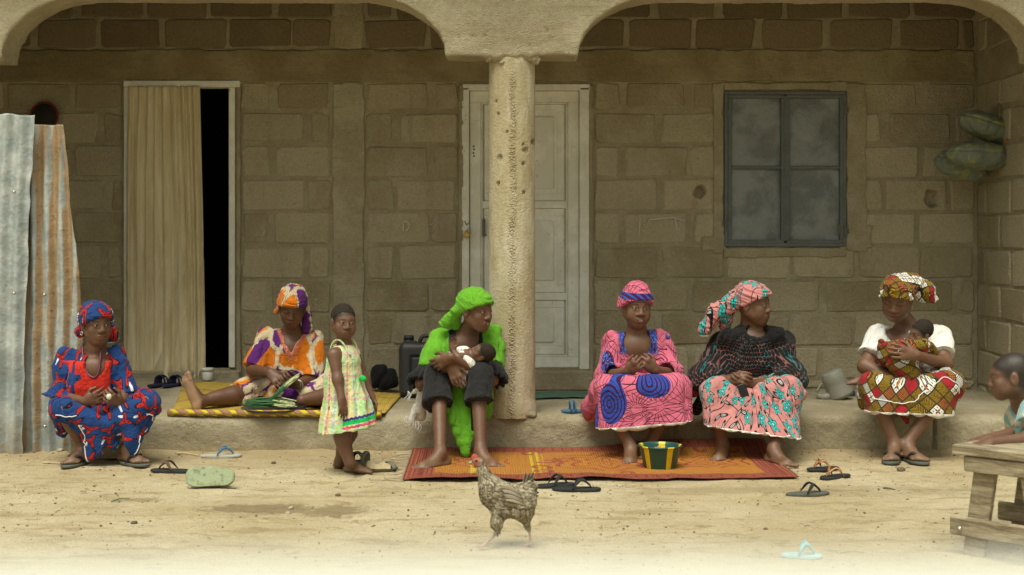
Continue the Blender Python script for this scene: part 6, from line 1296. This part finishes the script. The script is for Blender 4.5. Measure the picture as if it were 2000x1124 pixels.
V, F = d.mesh(.006); V = V+vnormals(V, F)*(.014*ridges(V, A(.6, 0, 1), 16, 5))[:, None]; o = mk('black_bag', V, F, solid('black_nylon', (.010, .010, .010), .75)); o.data.attributes.new('cuv', 'FLOAT_VECTOR', 'POINT'); setp(o, 'crumpled black cloth bag on the yellow mat by the wall', 'bag')
def lump(name, blobs, mat, label, cat, amp=.012, seed=3, sc=16, floor=None):
    d = SDF()
    for c_, r_ in blobs: d.ell(c_, r_, k=.03)
    if floor is not None: d.box(A(0, 9, floor-.5), (9, 9, .5), r=.001, k=.008, op='-')
    V, F = d.mesh(.006); N = vnormals(V, F); U = np.stack([V[:, 0], V[:, 2]-.85*V[:, 1], V[:, 1]], 1); o = mk(name, V+N*(amp*ridges(V, A(.7, 0, .6), sc, seed))[:, None], F, mat, attrs={'cuv': U, 'hem': np.ones(len(V))}); return setp(o, label, cat)
F_pile = fabric('bright_mixed_print', lambda uv: mix(S(tvor(uv, 26).outputs['Distance']).ss(.3, .4), S(tvor(vadd(uv, (.3, .1, 0)), 22).outputs['Color']), (.02, .02, .02)))
fl = fz(-1.3, 9.2); lump('cloth_pile', [(A(-1.33, 9.25, fl+.05), (.11, .10, .06)), (A(-1.38, 9.22, fl+.10), (.08, .08, .05))], F_pile, 'pile of bright printed cloth behind the tie-dye dress', 'cloth', floor=fl)
lump('pink_cap', [(A(-1.40, 9.16, fl+.175), (.085, .06, .035)), (A(-1.36, 9.13, fl+.135), (.09, .03, .018)), (A(-1.34, 9.2, fl+.15), (.05, .06, .03))], solid('pink_felt', (.42, .16, .16)), 'dull pink cap lying on the pile of cloths', 'cap', .004); o = lump('red_cloth', [(A(-1.345, 9.24, fl+.225), (.04, .035, .02))], solid('red_cotton', (.42, .03, .04)), 'small red cloth on top of the pink cap', 'cloth', .005)
# fringed white cloth beside the person in green
t = thing('fringed_cloth', P(822, 760, 8.2), 'off-white fringed cloth hanging beside the lime green and black dress', 'cloth'); d = SDF()
for a, b, r1, r2 in (((838, 748, 8.22), (815, 800, 8.27), .035, .028), ((815, 795, 8.27), (806, 822, 8.28), .028, .020), ((845, 755, 8.2), (848, 792, 8.2), .030, .016), ((822, 748, 8.24), (806, 768, 8.26), .028, .012), ((830, 765, 8.27), (822, 812, 8.30), .04, .03)): d.cone(P(*a), P(*b), r1, r2, .02)
V, F = d.mesh(.005); mk('cloth_body', V+vnormals(V, F)*(.009*ridges(V, A(-.3, 0, 1), 20, 4))[:, None], F, F_white, t, attrs={'cuv': V}); parts = []
for x, y, Y in [(793+i*2.4+rng.normal(0, 1), 812+i*1.4, 8.26) for i in range(13)]+[(842+i*1.6, 786+rng.normal(0, 2), 8.17) for i in range(8)]+[(797+i*1.5, 764+i*1.2, 8.24) for i in range(6)]: p0 = P(x, y, Y); parts.append(tube(spline([p0, p0+A(rng.normal(0, .006), -.004, -.025), p0+A(rng.normal(-.004, .010), -.004, -.05)], 6), .0022, 4))
setp(mk('fringe', *merge(parts), F_white, t), kind='stuff')
U, W_ = np.meshgrid(np.linspace(0, 1, 60), np.linspace(0, 1, 30), indexing='ij'); q = np.stack([lerp(.12, .66, U), lerp(9.22, 9.62, W_)+.04*np.sin(U*3)+(1-W_)*.06*U, U*0], -1); q[..., 2] = FZ+.012+.012*np.abs(fbm(q*7, 3, 5))+.03*sst(.8, 1, U)*(1-W_); o = mk('plastic_sheet', q.reshape(-1, 3), gridfaces(60, 30), plain('dull_green_tarpaulin', (.055, .125, .085), .6, .3)); md = o.modifiers.new('thick', 'SOLIDIFY'); md.thickness = .004; setp(o, 'folded dull green plastic sheet on the floor below the white door', 'sheet')
# kettle lying tipped on its spout
M_kettle = plain('grey_green_plastic', (.26, .255, .205), .5, .35); c = A(P(1633, 0, 9.28)[0], 9.28, FZ+.105); R = roty(radians(-24)); t = thing('plastic_kettle', c*A(1, 1, 0)+A(0, 0, FZ), 'grey ribbed plastic kettle lying tipped over on the veranda floor', 'kettle')
prof = [(0, -.098), (.082, -.098), (.090, -.088)]+[(.094-.002*i+(.0028 if i % 2 else 0), -.080+.010*i) for i in range(9)]+[(.085, .03), (.078, .065), (.070, .088), (.066, .094), (0, .094)]; mk('kettle_body', *lathe(prof, 40, c, R), M_kettle, t)
s0 = c+R@A(-.075, -.01, -.055); mk('spout', *tube(spline([s0, s0+A(-.05, -.01, -.01), A(c[0]-.135, c[1]-.02, FZ+.030)], 10), np.linspace(.030, .019, 10), 12), M_kettle, t); mk('handle', *tube(spline([c+R@A(-.072, 0, .02), c+A(-.105, 0, .0), c+A(-.140, -.01, -.055)], 12), .011, 8, flat=.6), M_kettle, t)
o = mk('small_box', *box(A(P(1663, 0, 9.45)[0], 9.45, FZ+.022), (.05, .04, .035), bev=.005), plain('dark_blue_plastic', (.04, .055, .065), .5), None, False); setp(o, 'tiny dark box on the floor between the kettle and the last seated person', 'box')

# ---- shoes
def sole_outline(L, w_, n=36):
    a = np.linspace(0, 2*pi, n, endpoint=False); x = np.cos(a)*L/2; y = np.sin(a)*w_/2*(1+.16*np.cos(a))*(1-.16*np.exp(-((np.cos(a)+.12)/.35)**2)); return np.stack([x, y], 1)
def flipflop(label, px, py, yaw, c_sole, c_strap, L=.25, w_=.095, th=.016, M=None, Y=None, z=None, strap='y', group=None, tilt=(0, 0), parent=None, pos=None, cat='sandal', base=None):
    """sole with rounded edge and a toe-post strap; yaw 0 points the toe to picture right"""
    Y = gY(py) if Y is None else Y; p0 = PZ(px, Y, 0) if pos is None else np.asarray(pos, float); p0 = p0*A(1, 1, 0)+A(0, 0, (gz(p0[0], p0[1])+.002) if z is None else z); R = rotz(radians(yaw))@rotx(radians(tilt[0]))@roty(radians(tilt[1])) if M is None else M
    o2 = sole_outline(L, w_); V = []; n = len(o2)
    for s, zz in ((.95, 0), (1, .004), (1, th-.004), (.95, th)): V += [(x*s, y*s, zz+.006*max(0, x/L)**2) for x, y in o2]
    V.append((0, 0, 0)); V.append((0, 0, th)); V = np.array(V); F = []
    for k in range(3): F += [(k*n+i, k*n+(i+1) % n, (k+1)*n+(i+1) % n, (k+1)*n+i) for i in range(n)]
    F += [(4*n, (i+1) % n, i) for i in range(n)]+[(4*n+1, 3*n+i, 3*n+(i+1) % n) for i in range(n)]
    if parent is None: t = thing('sandal', p0, label, cat, group)
    else: t = parent
    s_ = mk('sole' if parent is None else 'sandal_sole', V@R.T+p0, F, c_sole, t, False)
    st = []
    if strap == 'y':
        toe, ap = A(L*.30, 0, th), A(L*.24, 0, th+.022)
        for e in (-1, 1): st.append(tube(spline([toe, ap, A(L*.08, e*w_*.30, th+.045), A(-L*.08, e*w_*.45, th)], 12)@R.T+p0, [.004, .006]+[.0095]*8+[.006, .004], 7, flat=.45))
    elif strap == 'band':
        for x in (L*.06, L*.20): st.append(tube(spline([A(x, -w_*.47, th*.6), A(x, -w_*.38, th+.035), A(x+.004, 0, th+.052), A(x, w_*.38, th+.035), A(x, w_*.47, th*.6)], 16)@R.T+p0, .017, 8, up=(1, 0, 0), flat=.3))
    for g in st: mk('strap' if parent is None else 'sandal_strap', *g, c_strap, t)
    return t
rub = lambda n, c: plain(n, c, .75, .25, .25, 40)
K_black, K_grey, K_blue, K_navy, K_pale, K_sky, K_green = rub('black_rubber', (.028, .030, .030)), rub('grey_rubber', (.10, .105, .085)), rub('blue_rubber', (.06, .15, .27)), rub('navy_rubber', (.022, .022, .055)), rub('pale_rubber', (.42, .42, .35)), rub('sky_rubber', (.33, .55, .60)), rub('mint_rubber', (.27, .44, .23))
flipflop('grey flip-flop with blue strap near the veranda step', 432, 893, 4, K_pale, K_blue)
flipflop('dark brown flip-flop lying half behind the pale green clog', 335, 922, 172, K_black, rub('brown_strap', (.12, .07, .045)))
flipflop('black flip-flop just behind the hen, the left one of its pair', 1083, 950, 20, K_black, K_black, L=.24); flipflop('black flip-flop of the pair in front of the mat, the right one', 1126, 958, -4, K_black, K_black, L=.26)
K_str = material('striped_strap', lambda: (lambda p: mix((xyz(p)[1]*90.0).fr() < .5, (.42, .25, .08), (.16, .03, .03)))(coord('Object')), .7)
flipflop('dark sandal with striped strap, the one nearer the step', 1608, 918, 205, K_black, K_str, L=.22); flipflop('dark sandal with striped strap, the one nearer the camera', 1632, 934, 215, K_black, K_str, L=.23)
flipflop('single dark grey flip-flop lying alone right of the mat', 1577, 966, 12, K_grey, K_black, L=.24)
flipflop('torn light blue sandal lying at the bottom right', 1566, 1086, -12, K_sky, K_sky, L=.17, w_=.075)
for px, lb in ((311, 'left navy slide sandal by the curtain on the veranda'), (339, 'right navy slide sandal by the curtain on the veranda')): flipflop(lb, px, 742, 60, K_navy, K_navy, L=.22, w_=.09, Y=9.45, z=fz(-2.4, 9.45)+.004, strap='band', group='navy slides by the doorway')
flipflop('blue plastic slipper beside the pink skirt on the veranda', 1126, 808, 185, K_blue, K_blue, L=.20, w_=.085, Y=8.52, z=FZ+.004, strap='band')
# worn sandals
for o in list(bpy.data.objects):
    if o.name.startswith('person') and o.parent is None:
        lb = o['label']
        prs = ((126, 916, (-.25, -.97)), (286, 913, (.78, -.62))) if 'blue dress' in lb else (((1735, 909, (-.45, -.9)), (1808, 910, (.25, -.97))) if 'white shirt, red' in lb else ())
        for px, py, dr in prs: f = nrm(A(dr[0], dr[1], 0)); toe = PZ(px, gY(py), .016); flipflop('', 0, 0, math.degrees(math.atan2(f[1], f[0])), K_grey, K_black, L=.262, w_=.108, pos=toe-f*.118, z=.0015, parent=o)
# pale green clog standing on its side, its sole towards the camera
Yk = gY(953); c = PZ(412, Yk, gz(P(412, 0, Yk)[0], Yk)); t = thing('clog', c, 'worn pale green rubber clog tipped on its side on the ground', 'clog'); aa = np.linspace(0, 2*pi, 40, endpoint=False); o2 = .92*np.stack([.140*np.sign(np.cos(aa))*np.abs(np.cos(aa))**.62, .060*np.sign(np.sin(aa))*np.abs(np.sin(aa))**.62*(1-.10*np.cos(aa))*(1-.10*np.exp(-((np.cos(aa)-.1)/.3)**2))], 1); n = 40; R = rotx(radians(-74))@rotz(radians(0)); V = []
for s, y in ((.95, 0), (1, .005), (1, .024), (.95, .030)): V += [(x*s, -z_*s, y) for x, z_ in o2]
V.append((0, 0, 0)); V.append((0, 0, .03)); V = np.array(V); F = []
for k in range(3): F += [(k*n+i, k*n+(i+1) % n, (k+1)*n+(i+1) % n, (k+1)*n+i) for i in range(n)]
F += [(4*n, (i+1) % n, i) for i in range(n)]+[(4*n+1, 3*n+i, 3*n+(i+1) % n) for i in range(n)]
def m_clog():
    p = coord('Object'); n_ = tnoise(p, 26, 5, .7); g = tnoise(p, 90, 3, .7); return mulc(mix(n_.ss(.50, .66), (.34, .40, .245), (.20, .185, .115)), .8+g*.4), g, .004
M_clog = material('dirty_mint_clog', m_clog, .8, .2); R = rotx(radians(72)); up = c+A(0, 0, .056); mk('sole', V@R.T+up, F, M_clog, t, False)
d = SDF(); d.cone(up+A(-.085, .040, -.005), up+A(-.01, .055, .0), .042, .046, .02, flat=(A(0, 1, 0), .8)); d.cone(up+A(-.01, .05, 0), up+A(.06, .040, -.01), .044, .030, .02); Vc, Fc = d.mesh(.006); Vc[:, 2] = np.maximum(Vc[:, 2], c[2]+.002); mk('upper', Vc, Fc, K_green, t)
# old open shoe beside the child, cream lining turned out
c = PZ(735, gY(921), .004); t = thing('old_shoe', c, 'broken grey-green shoe with cream lining turned out behind the child', 'shoe'); K_olive = rub('olive_leather', (.16, .16, .115)); K_cream = rub('cream_lining', (.55, .45, .27))
R = rotz(radians(8)); o2 = sole_outline(.25, .09, 36); n = 36; V = np.array([(x*s, y*s, z_+.02*max(0, x/.25)**2) for s, z_ in ((.95, 0), (1, .004), (1, .014), (.9, .018)) for x, y in o2]+[(0, 0, 0), (0, 0, .018)]); F = []
for k in range(3): F += [(k*n+i, k*n+(i+1) % n, (k+1)*n+(i+1) % n, (k+1)*n+i) for i in range(n)]
F += [(4*n, (i+1) % n, i) for i in range(n)]+[(4*n+1, 3*n+i, 3*n+(i+1) % n) for i in range(n)]
mk('sole', V@R.T+c, F, K_olive, t, False); d = SDF(); d.ell(c+A(-.06, .02, .055), (.035, .045, .055), k=.01); d.ell(c+A(-.035, .0, .06), (.035, .05, .04), k=.01, op='-'); d.plane(c+A(0, 0, .012), A(0, 0, -1)); Vc, Fc = d.mesh(.004); mk('heel_cup', Vc, Fc, K_olive, t)
U, W_ = np.meshgrid(np.linspace(0, 1, 20), np.linspace(0, 1, 10), indexing='ij'); q = np.stack([lerp(-.055, .085, U), -.035-.012*np.sin(U*3.1)+W_*.012, .016+W_*(.030+.020*np.sin(U*6+.5)**2)*(1-.3*U)], -1)+c; o = mk('lining', q.reshape(-1, 3), gridfaces(20, 10), K_cream, t); md = o.modifiers.new('thick', 'SOLIDIFY'); md.thickness = .004
mk('side_flap', *tube(spline([c+A(.03, .03, .03), c+A(.07, .01, .05), c+A(.10, -.02, .035), c+A(.11, -.03, .015)], 12), .016, 8, flat=.35), K_olive, t)
flipflop('dark open sandal behind the legs of the small child', 694, 907, 70, K_black, K_black, L=.18, w_=.08, strap='band')
# ---- sticks, stones, scraps
M_straw = plain('dry_straw', (.55, .46, .28), .9, .1); M_twig = plain('dark_twig', (.09, .06, .035), .9, .1)
def stick(label, a, b, r, mat, name='stick', cat='stick'):
    p, q_ = PZ(a[0], gY(a[1]), 0), PZ(b[0], gY(b[1]), 0); m = lerp(p, q_, .5)+A(0, .01, .004)
    for v in (p, m, q_): v[2] += gz(v[0], v[1])+r
    o = mk(name, *tube(spline([p, m, q_], 10), np.linspace(r, r*.6, 10), 6), mat); setp(o, label, cat)
stick('pale straight stick left of the grey flip-flop', (343, 886), (388, 891), .006, M_straw); stick('pale stick under the feet of the person in blue', (84, 904), (128, 907), .005, M_straw); stick('short dark twig on the ground below the last seated pair of feet', (1725, 953), (1748, 957), .004, M_twig); stick('long thin dry straw leading to the bench leg', (1815, 974), (1868, 971), .002, M_straw); stick('green blade of leaf on the bare ground at lower left', (217, 981), (254, 977), .003, M_leaf, 'leaf_blade', 'leaf'); stick('yellowed blade of leaf near the torn blue sandal', (1640, 1080), (1688, 1079), .003, plain('yellow_green', (.28, .30, .08), .8), 'leaf_blade', 'leaf')
M_stone = plain('brown_stone', (.15, .105, .065), .9, .15, .3, 20, .004); M_pale2 = plain('pale_stone', (.40, .35, .25), .9, .1, .2, 20, .004)
def stone(px, py, r, label, mat, seed):
    c = PZ(px, gY(py), 0); c[2] = gz(c[0], c[1])+r*.35; d = SDF(); d.ell(c, (r*1.2, r, r*.75), rotz(seed), 0); d.ell(c+A(r*.4, 0, r*.2), (r*.7, r*.8, r*.6), k=r*.3); V, F = d.mesh(r/7); V = V+vnormals(V, F)*(fbm(V*2.0/r, 2, seed)*r*.25)[:, None]; o = mk('stone', V, F, mat); setp(o, label, 'stone', 'stones on the yard')
for i, (px, py, r, l, m) in enumerate(((262, 1021, .013, 'dark stone on the bare ground at lower left', M_stone), (568, 995, .012, 'pale stone in the damp patch, the upper one', M_pale2), (562, 1003, .012, 'pale stone in the damp patch, the lower one', M_pale2), (534, 904, .012, 'brown stone near the step left of the child', M_stone), (118, 883, .017, 'pale lump of rubble under the corrugated sheets', M_pale2), (1495, 1033, .010, 'small dark stone beyond the hen towards the bench', M_stone), (1760, 918, .020, 'flat brown clod in front of the last seated pair of sandals', M_stone), (660, 970, .012, 'reddish brown stone on the ground below the child', M_stone))): stone(px, py, r, l, m, i+3)
r = np.random.default_rng(12); V0 = np.array([(1, 0, 0), (-1, 0, 0), (0, 1, 0), (0, -1, 0), (0, 0, .7), (0, 0, -.7), (.6, .6, .3), (-.6, .5, .3), (.5, -.6, .35), (-.6, -.6, .2)]); F0 = [(4, 6, 7), (4, 7, 9), (4, 9, 8), (4, 8, 6), (6, 0, 2), (6, 2, 7), (7, 2, 1), (7, 1, 9), (9, 1, 3), (9, 3, 8), (8, 3, 0), (8, 0, 6), (5, 2, 0), (5, 1, 2), (5, 3, 1), (5, 0, 3)]; parts = []
for i in range(7000):
    x, y = r.uniform(-3.3, 3.4), 4.9+3.45*r.random()**.8; s = .0016+.0060*r.random()**5+(.004 if y > 8.1 and r.random() < .2 else 0)
    if fbm(A(x*1.7, y*2.4, 1), 2, 5) < r.uniform(-.5, .3): continue
    parts.append((V0*s*r.uniform(.7, 1.3, 3)@rotz(r.random()*6).T+A(x, y, gz(x, y)+s*.3), F0))
setp(mk('pebbles', *merge(parts), plain('grit', (.19, .135, .08), .95, .1, .5, 3), None, False), 'small pebbles and grit scattered over the sandy yard', 'pebbles', kind='stuff')

parts = []
for i in range(420):
    x, y = r.uniform(-3.2, 3.3), 5.2+3.1*r.random()**.7; L = r.uniform(.008, .035); a = r.random()*3.14; g = A(cos(a), sin(a), 0)*L/2; c_ = A(x, y, gz(x, y)+.0015); parts.append(tube([c_-g, c_+A(0, 0, .002), c_+g], r.uniform(.0007, .0016), 4))
setp(mk('straw_litter', *merge(parts), plain('straw_bits', (.22, .16, .085), .95, .1, .6, 2), None, False), 'short bits of straw and twig littering the yard', 'litter', kind='stuff')
# ---- bench
t = thing('wooden_bench', P(1905, 1090, 5.5)*A(1, 1, 0), 'rough wooden bench with splayed leg at the right edge', 'bench'); o0 = P(1866, 884, 5.55)*A(1, 1, 0); u, v = nrm(A(.70, -.71, 0)), nrm(A(.71, .70, 0)); R = np.stack([u, v, A(0, 0, 1)], 1)
B = lambda a, b, z: o0+u*a+v*b+A(0, 0, z)
def plank(name, c_, size, extra=None, jit=.004):
    V, F = box((0, 0, 0), size, bev=.006); n = 10
    o = mk(name, (V+rng.normal(0, jit*.4, V.shape))@(extra.T if extra is not None else np.eye(3)), F, M_wood, None, False); o.parent = t; o.rotation_euler = (0, 0, math.atan2(u[1], u[0])); o.location = tuple(c_-wloc(t)); return o
plank('seat', B(.205, .28, .437), (.45, .30, .040)); plank('seat', B(.205, .47, .437), (.45, .07, .034)); plank('seat', B(.205, .065, .437), (.45, .12, .040))
for b in (.045, .48):
    plank('apron', B(.215, b-.022, .383), (.37, .026, .064)); plank('rail', B(.205, b-.024, .118), (.47, .026, .078))
    plank('leg', B(.085, b+.012, .205), (.094, .036, .44), roty(radians(11)).T if False else roty(radians(8))); plank('leg', B(.325, b+.012, .205), (.094, .036, .44), roty(radians(-8)))
plank('side_rail', B(.05, .26, .383), (.026, .40, .05)); plank('side_rail', B(.375, .26, .383), (.026, .40, .05))
for a in (.345, .02): mk('nail', *lathe([(0, .010), (.008, .007), (.010, 0)], 10, B(a, -.002, .112), R@rotx(pi/2)), M_silver, t)
# ============================================================ the hen
def hen():
    Y = 5.69; C = lambda cx, cy, dy=0.0: P(880+cx/5.108, 870+cy/5.108, Y+dy)
    root = thing('hen', PZ(985, Y, 0), 'speckled brown hen walking left across the sandy yard', 'hen')
    d = SDF(); d.cone(C(455, 490), C(690, 555), .060, .054, .05, flat=(A(0, 1, 0), .80)); d.cone(C(420, 470), C(385, 400), .048, .034, .04); d.cone(C(390, 420), C(335, 280), .034, .021, .03); d.cone(C(335, 290), C(292, 190), .021, .0165, .02)
    d.ell(C(268, 160), A(.023, .016, .019), k=.015); d.cone(C(690, 540), C(790, 400), .045, .018, .04, flat=(A(0, 1, 0), .6)); d.ell(C(670, 620), A(.055, .045, .040), k=.03)
    d.cone(C(490, 640, -.02), C(462, 760, -.03), .036, .022, .03); d.cone(C(462, 760, -.03), C(468, 865, -.03), .022, .009, .015); d.cone(C(735, 690, .02), C(760, 790, .02), .034, .012, .03)
    legs = [((468, 862), (430, 905), (345, 985), (250, 1003), -.03), ((765, 780), (785, 850), (800, 1000), (715, 1035), .02)]
    for a, b, c, e, dy in legs:
        d.cone(C(*a, dy), C(*b, dy), .0085, .0058, .006); d.cone(C(*b, dy), C(*c, dy), .0056, .0052, .004); an = C(*c, dy); an[2] = max(an[2], .012); d.cone(C(*c, dy), an, .0055, .0055, .004)
        for s, l in ((0, .040), (.7, .034), (-.7, .034)): g = A(-cos(s), -sin(s), 0); tip = an+g*l; tip[2] = .005; d.cone(an, tip, .0055, .0030, .004)
        tip = an+A(.018, 0, 0); tip[2] = .006; d.cone(an, tip, .005, .003, .004)
    V, F = d.mesh(.0035); zz = V[:, 2]; L = np.stack([(V[:, 0]-C(455, 490)[0]), V[:, 1]-Y, V[:, 2]], 1)
    hx = C(268, 160); face = sst(.030, .018, np.linalg.norm((V-(hx+A(-.006, 0, -.002)))*A(1, .8, 1), axis=1)); leg = sst(C(0, 905)[2]+.012, C(0, 905)[2]-.004, V[:, 2]+np.where(V[:, 0] > C(640, 0)[0], -.022, .0))
    st = fbm(V*A(60, 60, 130), 2, 3)+.6*fbm(V*A(22, 22, 22), 3, 4); a = sst(-.25, .4, st)[:, None]; Cc = A(.17, .14, .085)*(1-a)+a*A(.42, .37, .26); Cc = Cc*(1-leg[:, None])+leg[:, None]*A(.52, .37, .29); m = (face*.75)[:, None]; Cc = Cc*(1-m)+m*A(.42, .14, .10)
    for e in (-1, 1):
        m = sst(.0062, .0045, np.linalg.norm(V-(hx+A(-.004, e*.0145, .003)), axis=1))[:, None]; Cc = Cc*(1-m)+m*A(.02, .01, .005)
    N = vnormals(V, F); V2 = V+N*(fbm(V*90, 2, 6)*.002*(1-leg)*(1-face))[:, None]
    M_hen = material('hen_skin_and_down', lambda: (lambda c, n: (mulc(c, .8+n*.4), n, .006))(attr('col'), tnoise(wpos(), 160, 3, .7)), .9, .1); mk('body', V2, F, M_hen, root, attrs={'col': Cc})
    # contour feathers laid from head to tail
    def m_fea():
        c = attr('col'); q = attr('fuv'); x, y, _ = xyz(q); n = tnoise(wpos(), 300, 2); e = (y.abs()).ss(.55, .95); c = mix(e*.6, c, (.42, .37, .26)); return mulc(mix((y.abs() < .10)*.6, c, (.30, .26, .18)), .75+n*.5)
    M_fea = material('barred_feather', m_fea, .8, .15); r = np.random.default_rng(4); ok = np.where((leg < .02) & (face < .05) & (V[:, 2] > C(0, 840)[2]))[0]; pick = r.choice(ok, 3600); Vs, Fs, Cs, Us = [], [], [], []; nn = 0
    for i in pick:
        p, n = V[i], N[i]; xr = (p[0]-C(300, 0)[0])/(C(800, 0)[0]-C(300, 0)[0]); flow = A(.35, 0, -1) if p[2] > C(0, 400)[2] and xr < .3 else (A(1, 0, -.25) if p[2] > C(0, 600)[2] else A(.25, 0, -1)); t = nrm(flow-n*np.dot(flow, n)+r.normal(0, .15, 3)*.6); t = nrm(t-n*np.dot(t, n)); s = np.cross(n, t); sz = (.0065 if xr < .2 else .0115)*r.uniform(.8, 1.25); ln = sz*(2.1 if xr < .25 else 1.8)
        k = r.random(); dark = A(.10, .08, .052) if k < .22 else (A(.23, .195, .125) if k < .65 else A(.42, .37, .26)); pr = ((0, 0, .001), (.35, .36, .0035), (.35, -.36, .0035), (.8, .30, .0038), (.8, -.30, .0038), (1.05, 0, .0035))
        Vs += [p+t*ln*a_+s*sz*b_+n*c_ for a_, b_, c_ in pr]; Fs += [(nn, nn+1, nn+2), (nn+1, nn+3, nn+4, nn+2), (nn+3, nn+5, nn+4)]; Cs += [dark*r.uniform(.8, 1.2)]*6; Us += [(a_, b_/.36, 0) for a_, b_, _ in pr]; nn += 6
    setp(mk('plumage', np.array(Vs), Fs, M_fea, root, False, attrs={'col': np.array(Cs), 'fuv': np.array(Us)}), kind='stuff')
    def blade(name, a, b, w_, col, side, bend=0.0):
        a, b = np.asarray(a, float), np.asarray(b, float); f = b-a; s = nrm(np.cross(f, side)); V_, U_ = [], []
        for t in np.linspace(0, 1, 8):
            c = lerp(a, b, t)+s*bend*t*t; ww = w_*(.35+.65*sin(pi*min(1, t*1.05+.12)**.8)) if t < .99 else .001
            for e in (-1, 0, 1): V_.append(c+s*ww*e+nrm(side)*(.002 if e == 0 else 0)); U_.append((t, e, 0))
        F_ = [(3*i+j, 3*i+j+1, 3*i+j+4, 3*i+j+3) for i in range(7) for j in (0, 1)]; o = mk(name, np.array(V_), F_, M_fea, root, attrs={'col': np.tile(col, (24, 1)), 'fuv': np.array(U_)}); md = o.modifiers.new('thick', 'SOLIDIFY'); md.thickness = .0015
    for i, (x, y, dy) in enumerate(((745, 268, .0), (790, 272, -.008), (832, 258, .006), (835, 310, -.012), (862, 365, .010), (872, 400, -.008), (885, 470, .006), (880, 505, -.012))): blade('tail_feather', C(745+i*4, 440+i*9, dy*.5), C(x, y, dy), .0125, A(.045, .040, .032) if i < 4 or i > 5 else A(.22, .18, .11), A(0, 1, .1))
    for i in range(7): blade('wing_feather', C(500+8*i, 420+24*i, -.060), C(700+14*i-6*i, 480+20*i, -.052), .015, (A(.24, .20, .13), A(.10, .075, .055), A(.30, .255, .17), A(.06, .045, .04))[i % 4], A(0, 1, 0), .0)
    mk('beak', *tube([C(215, 170), C(190, 176), C(163, 186)], [.0085, .0062, .0012], 8), plain('horn_beak', (.36, .30, .20), .5), root); d = SDF()
    for x, y, rr in ((225, 128, .0085), (240, 112, .0105), (256, 122, .008)): d.ell(C(x, y), A(rr, .004, rr*1.15), k=.004)
    d.ell(C(245, 205), A(.008, .006, .010), k=.004); V, F = d.mesh(.002); mk('comb', V, F, plain('red_comb', (.50, .085, .07), .6), root)
hen()
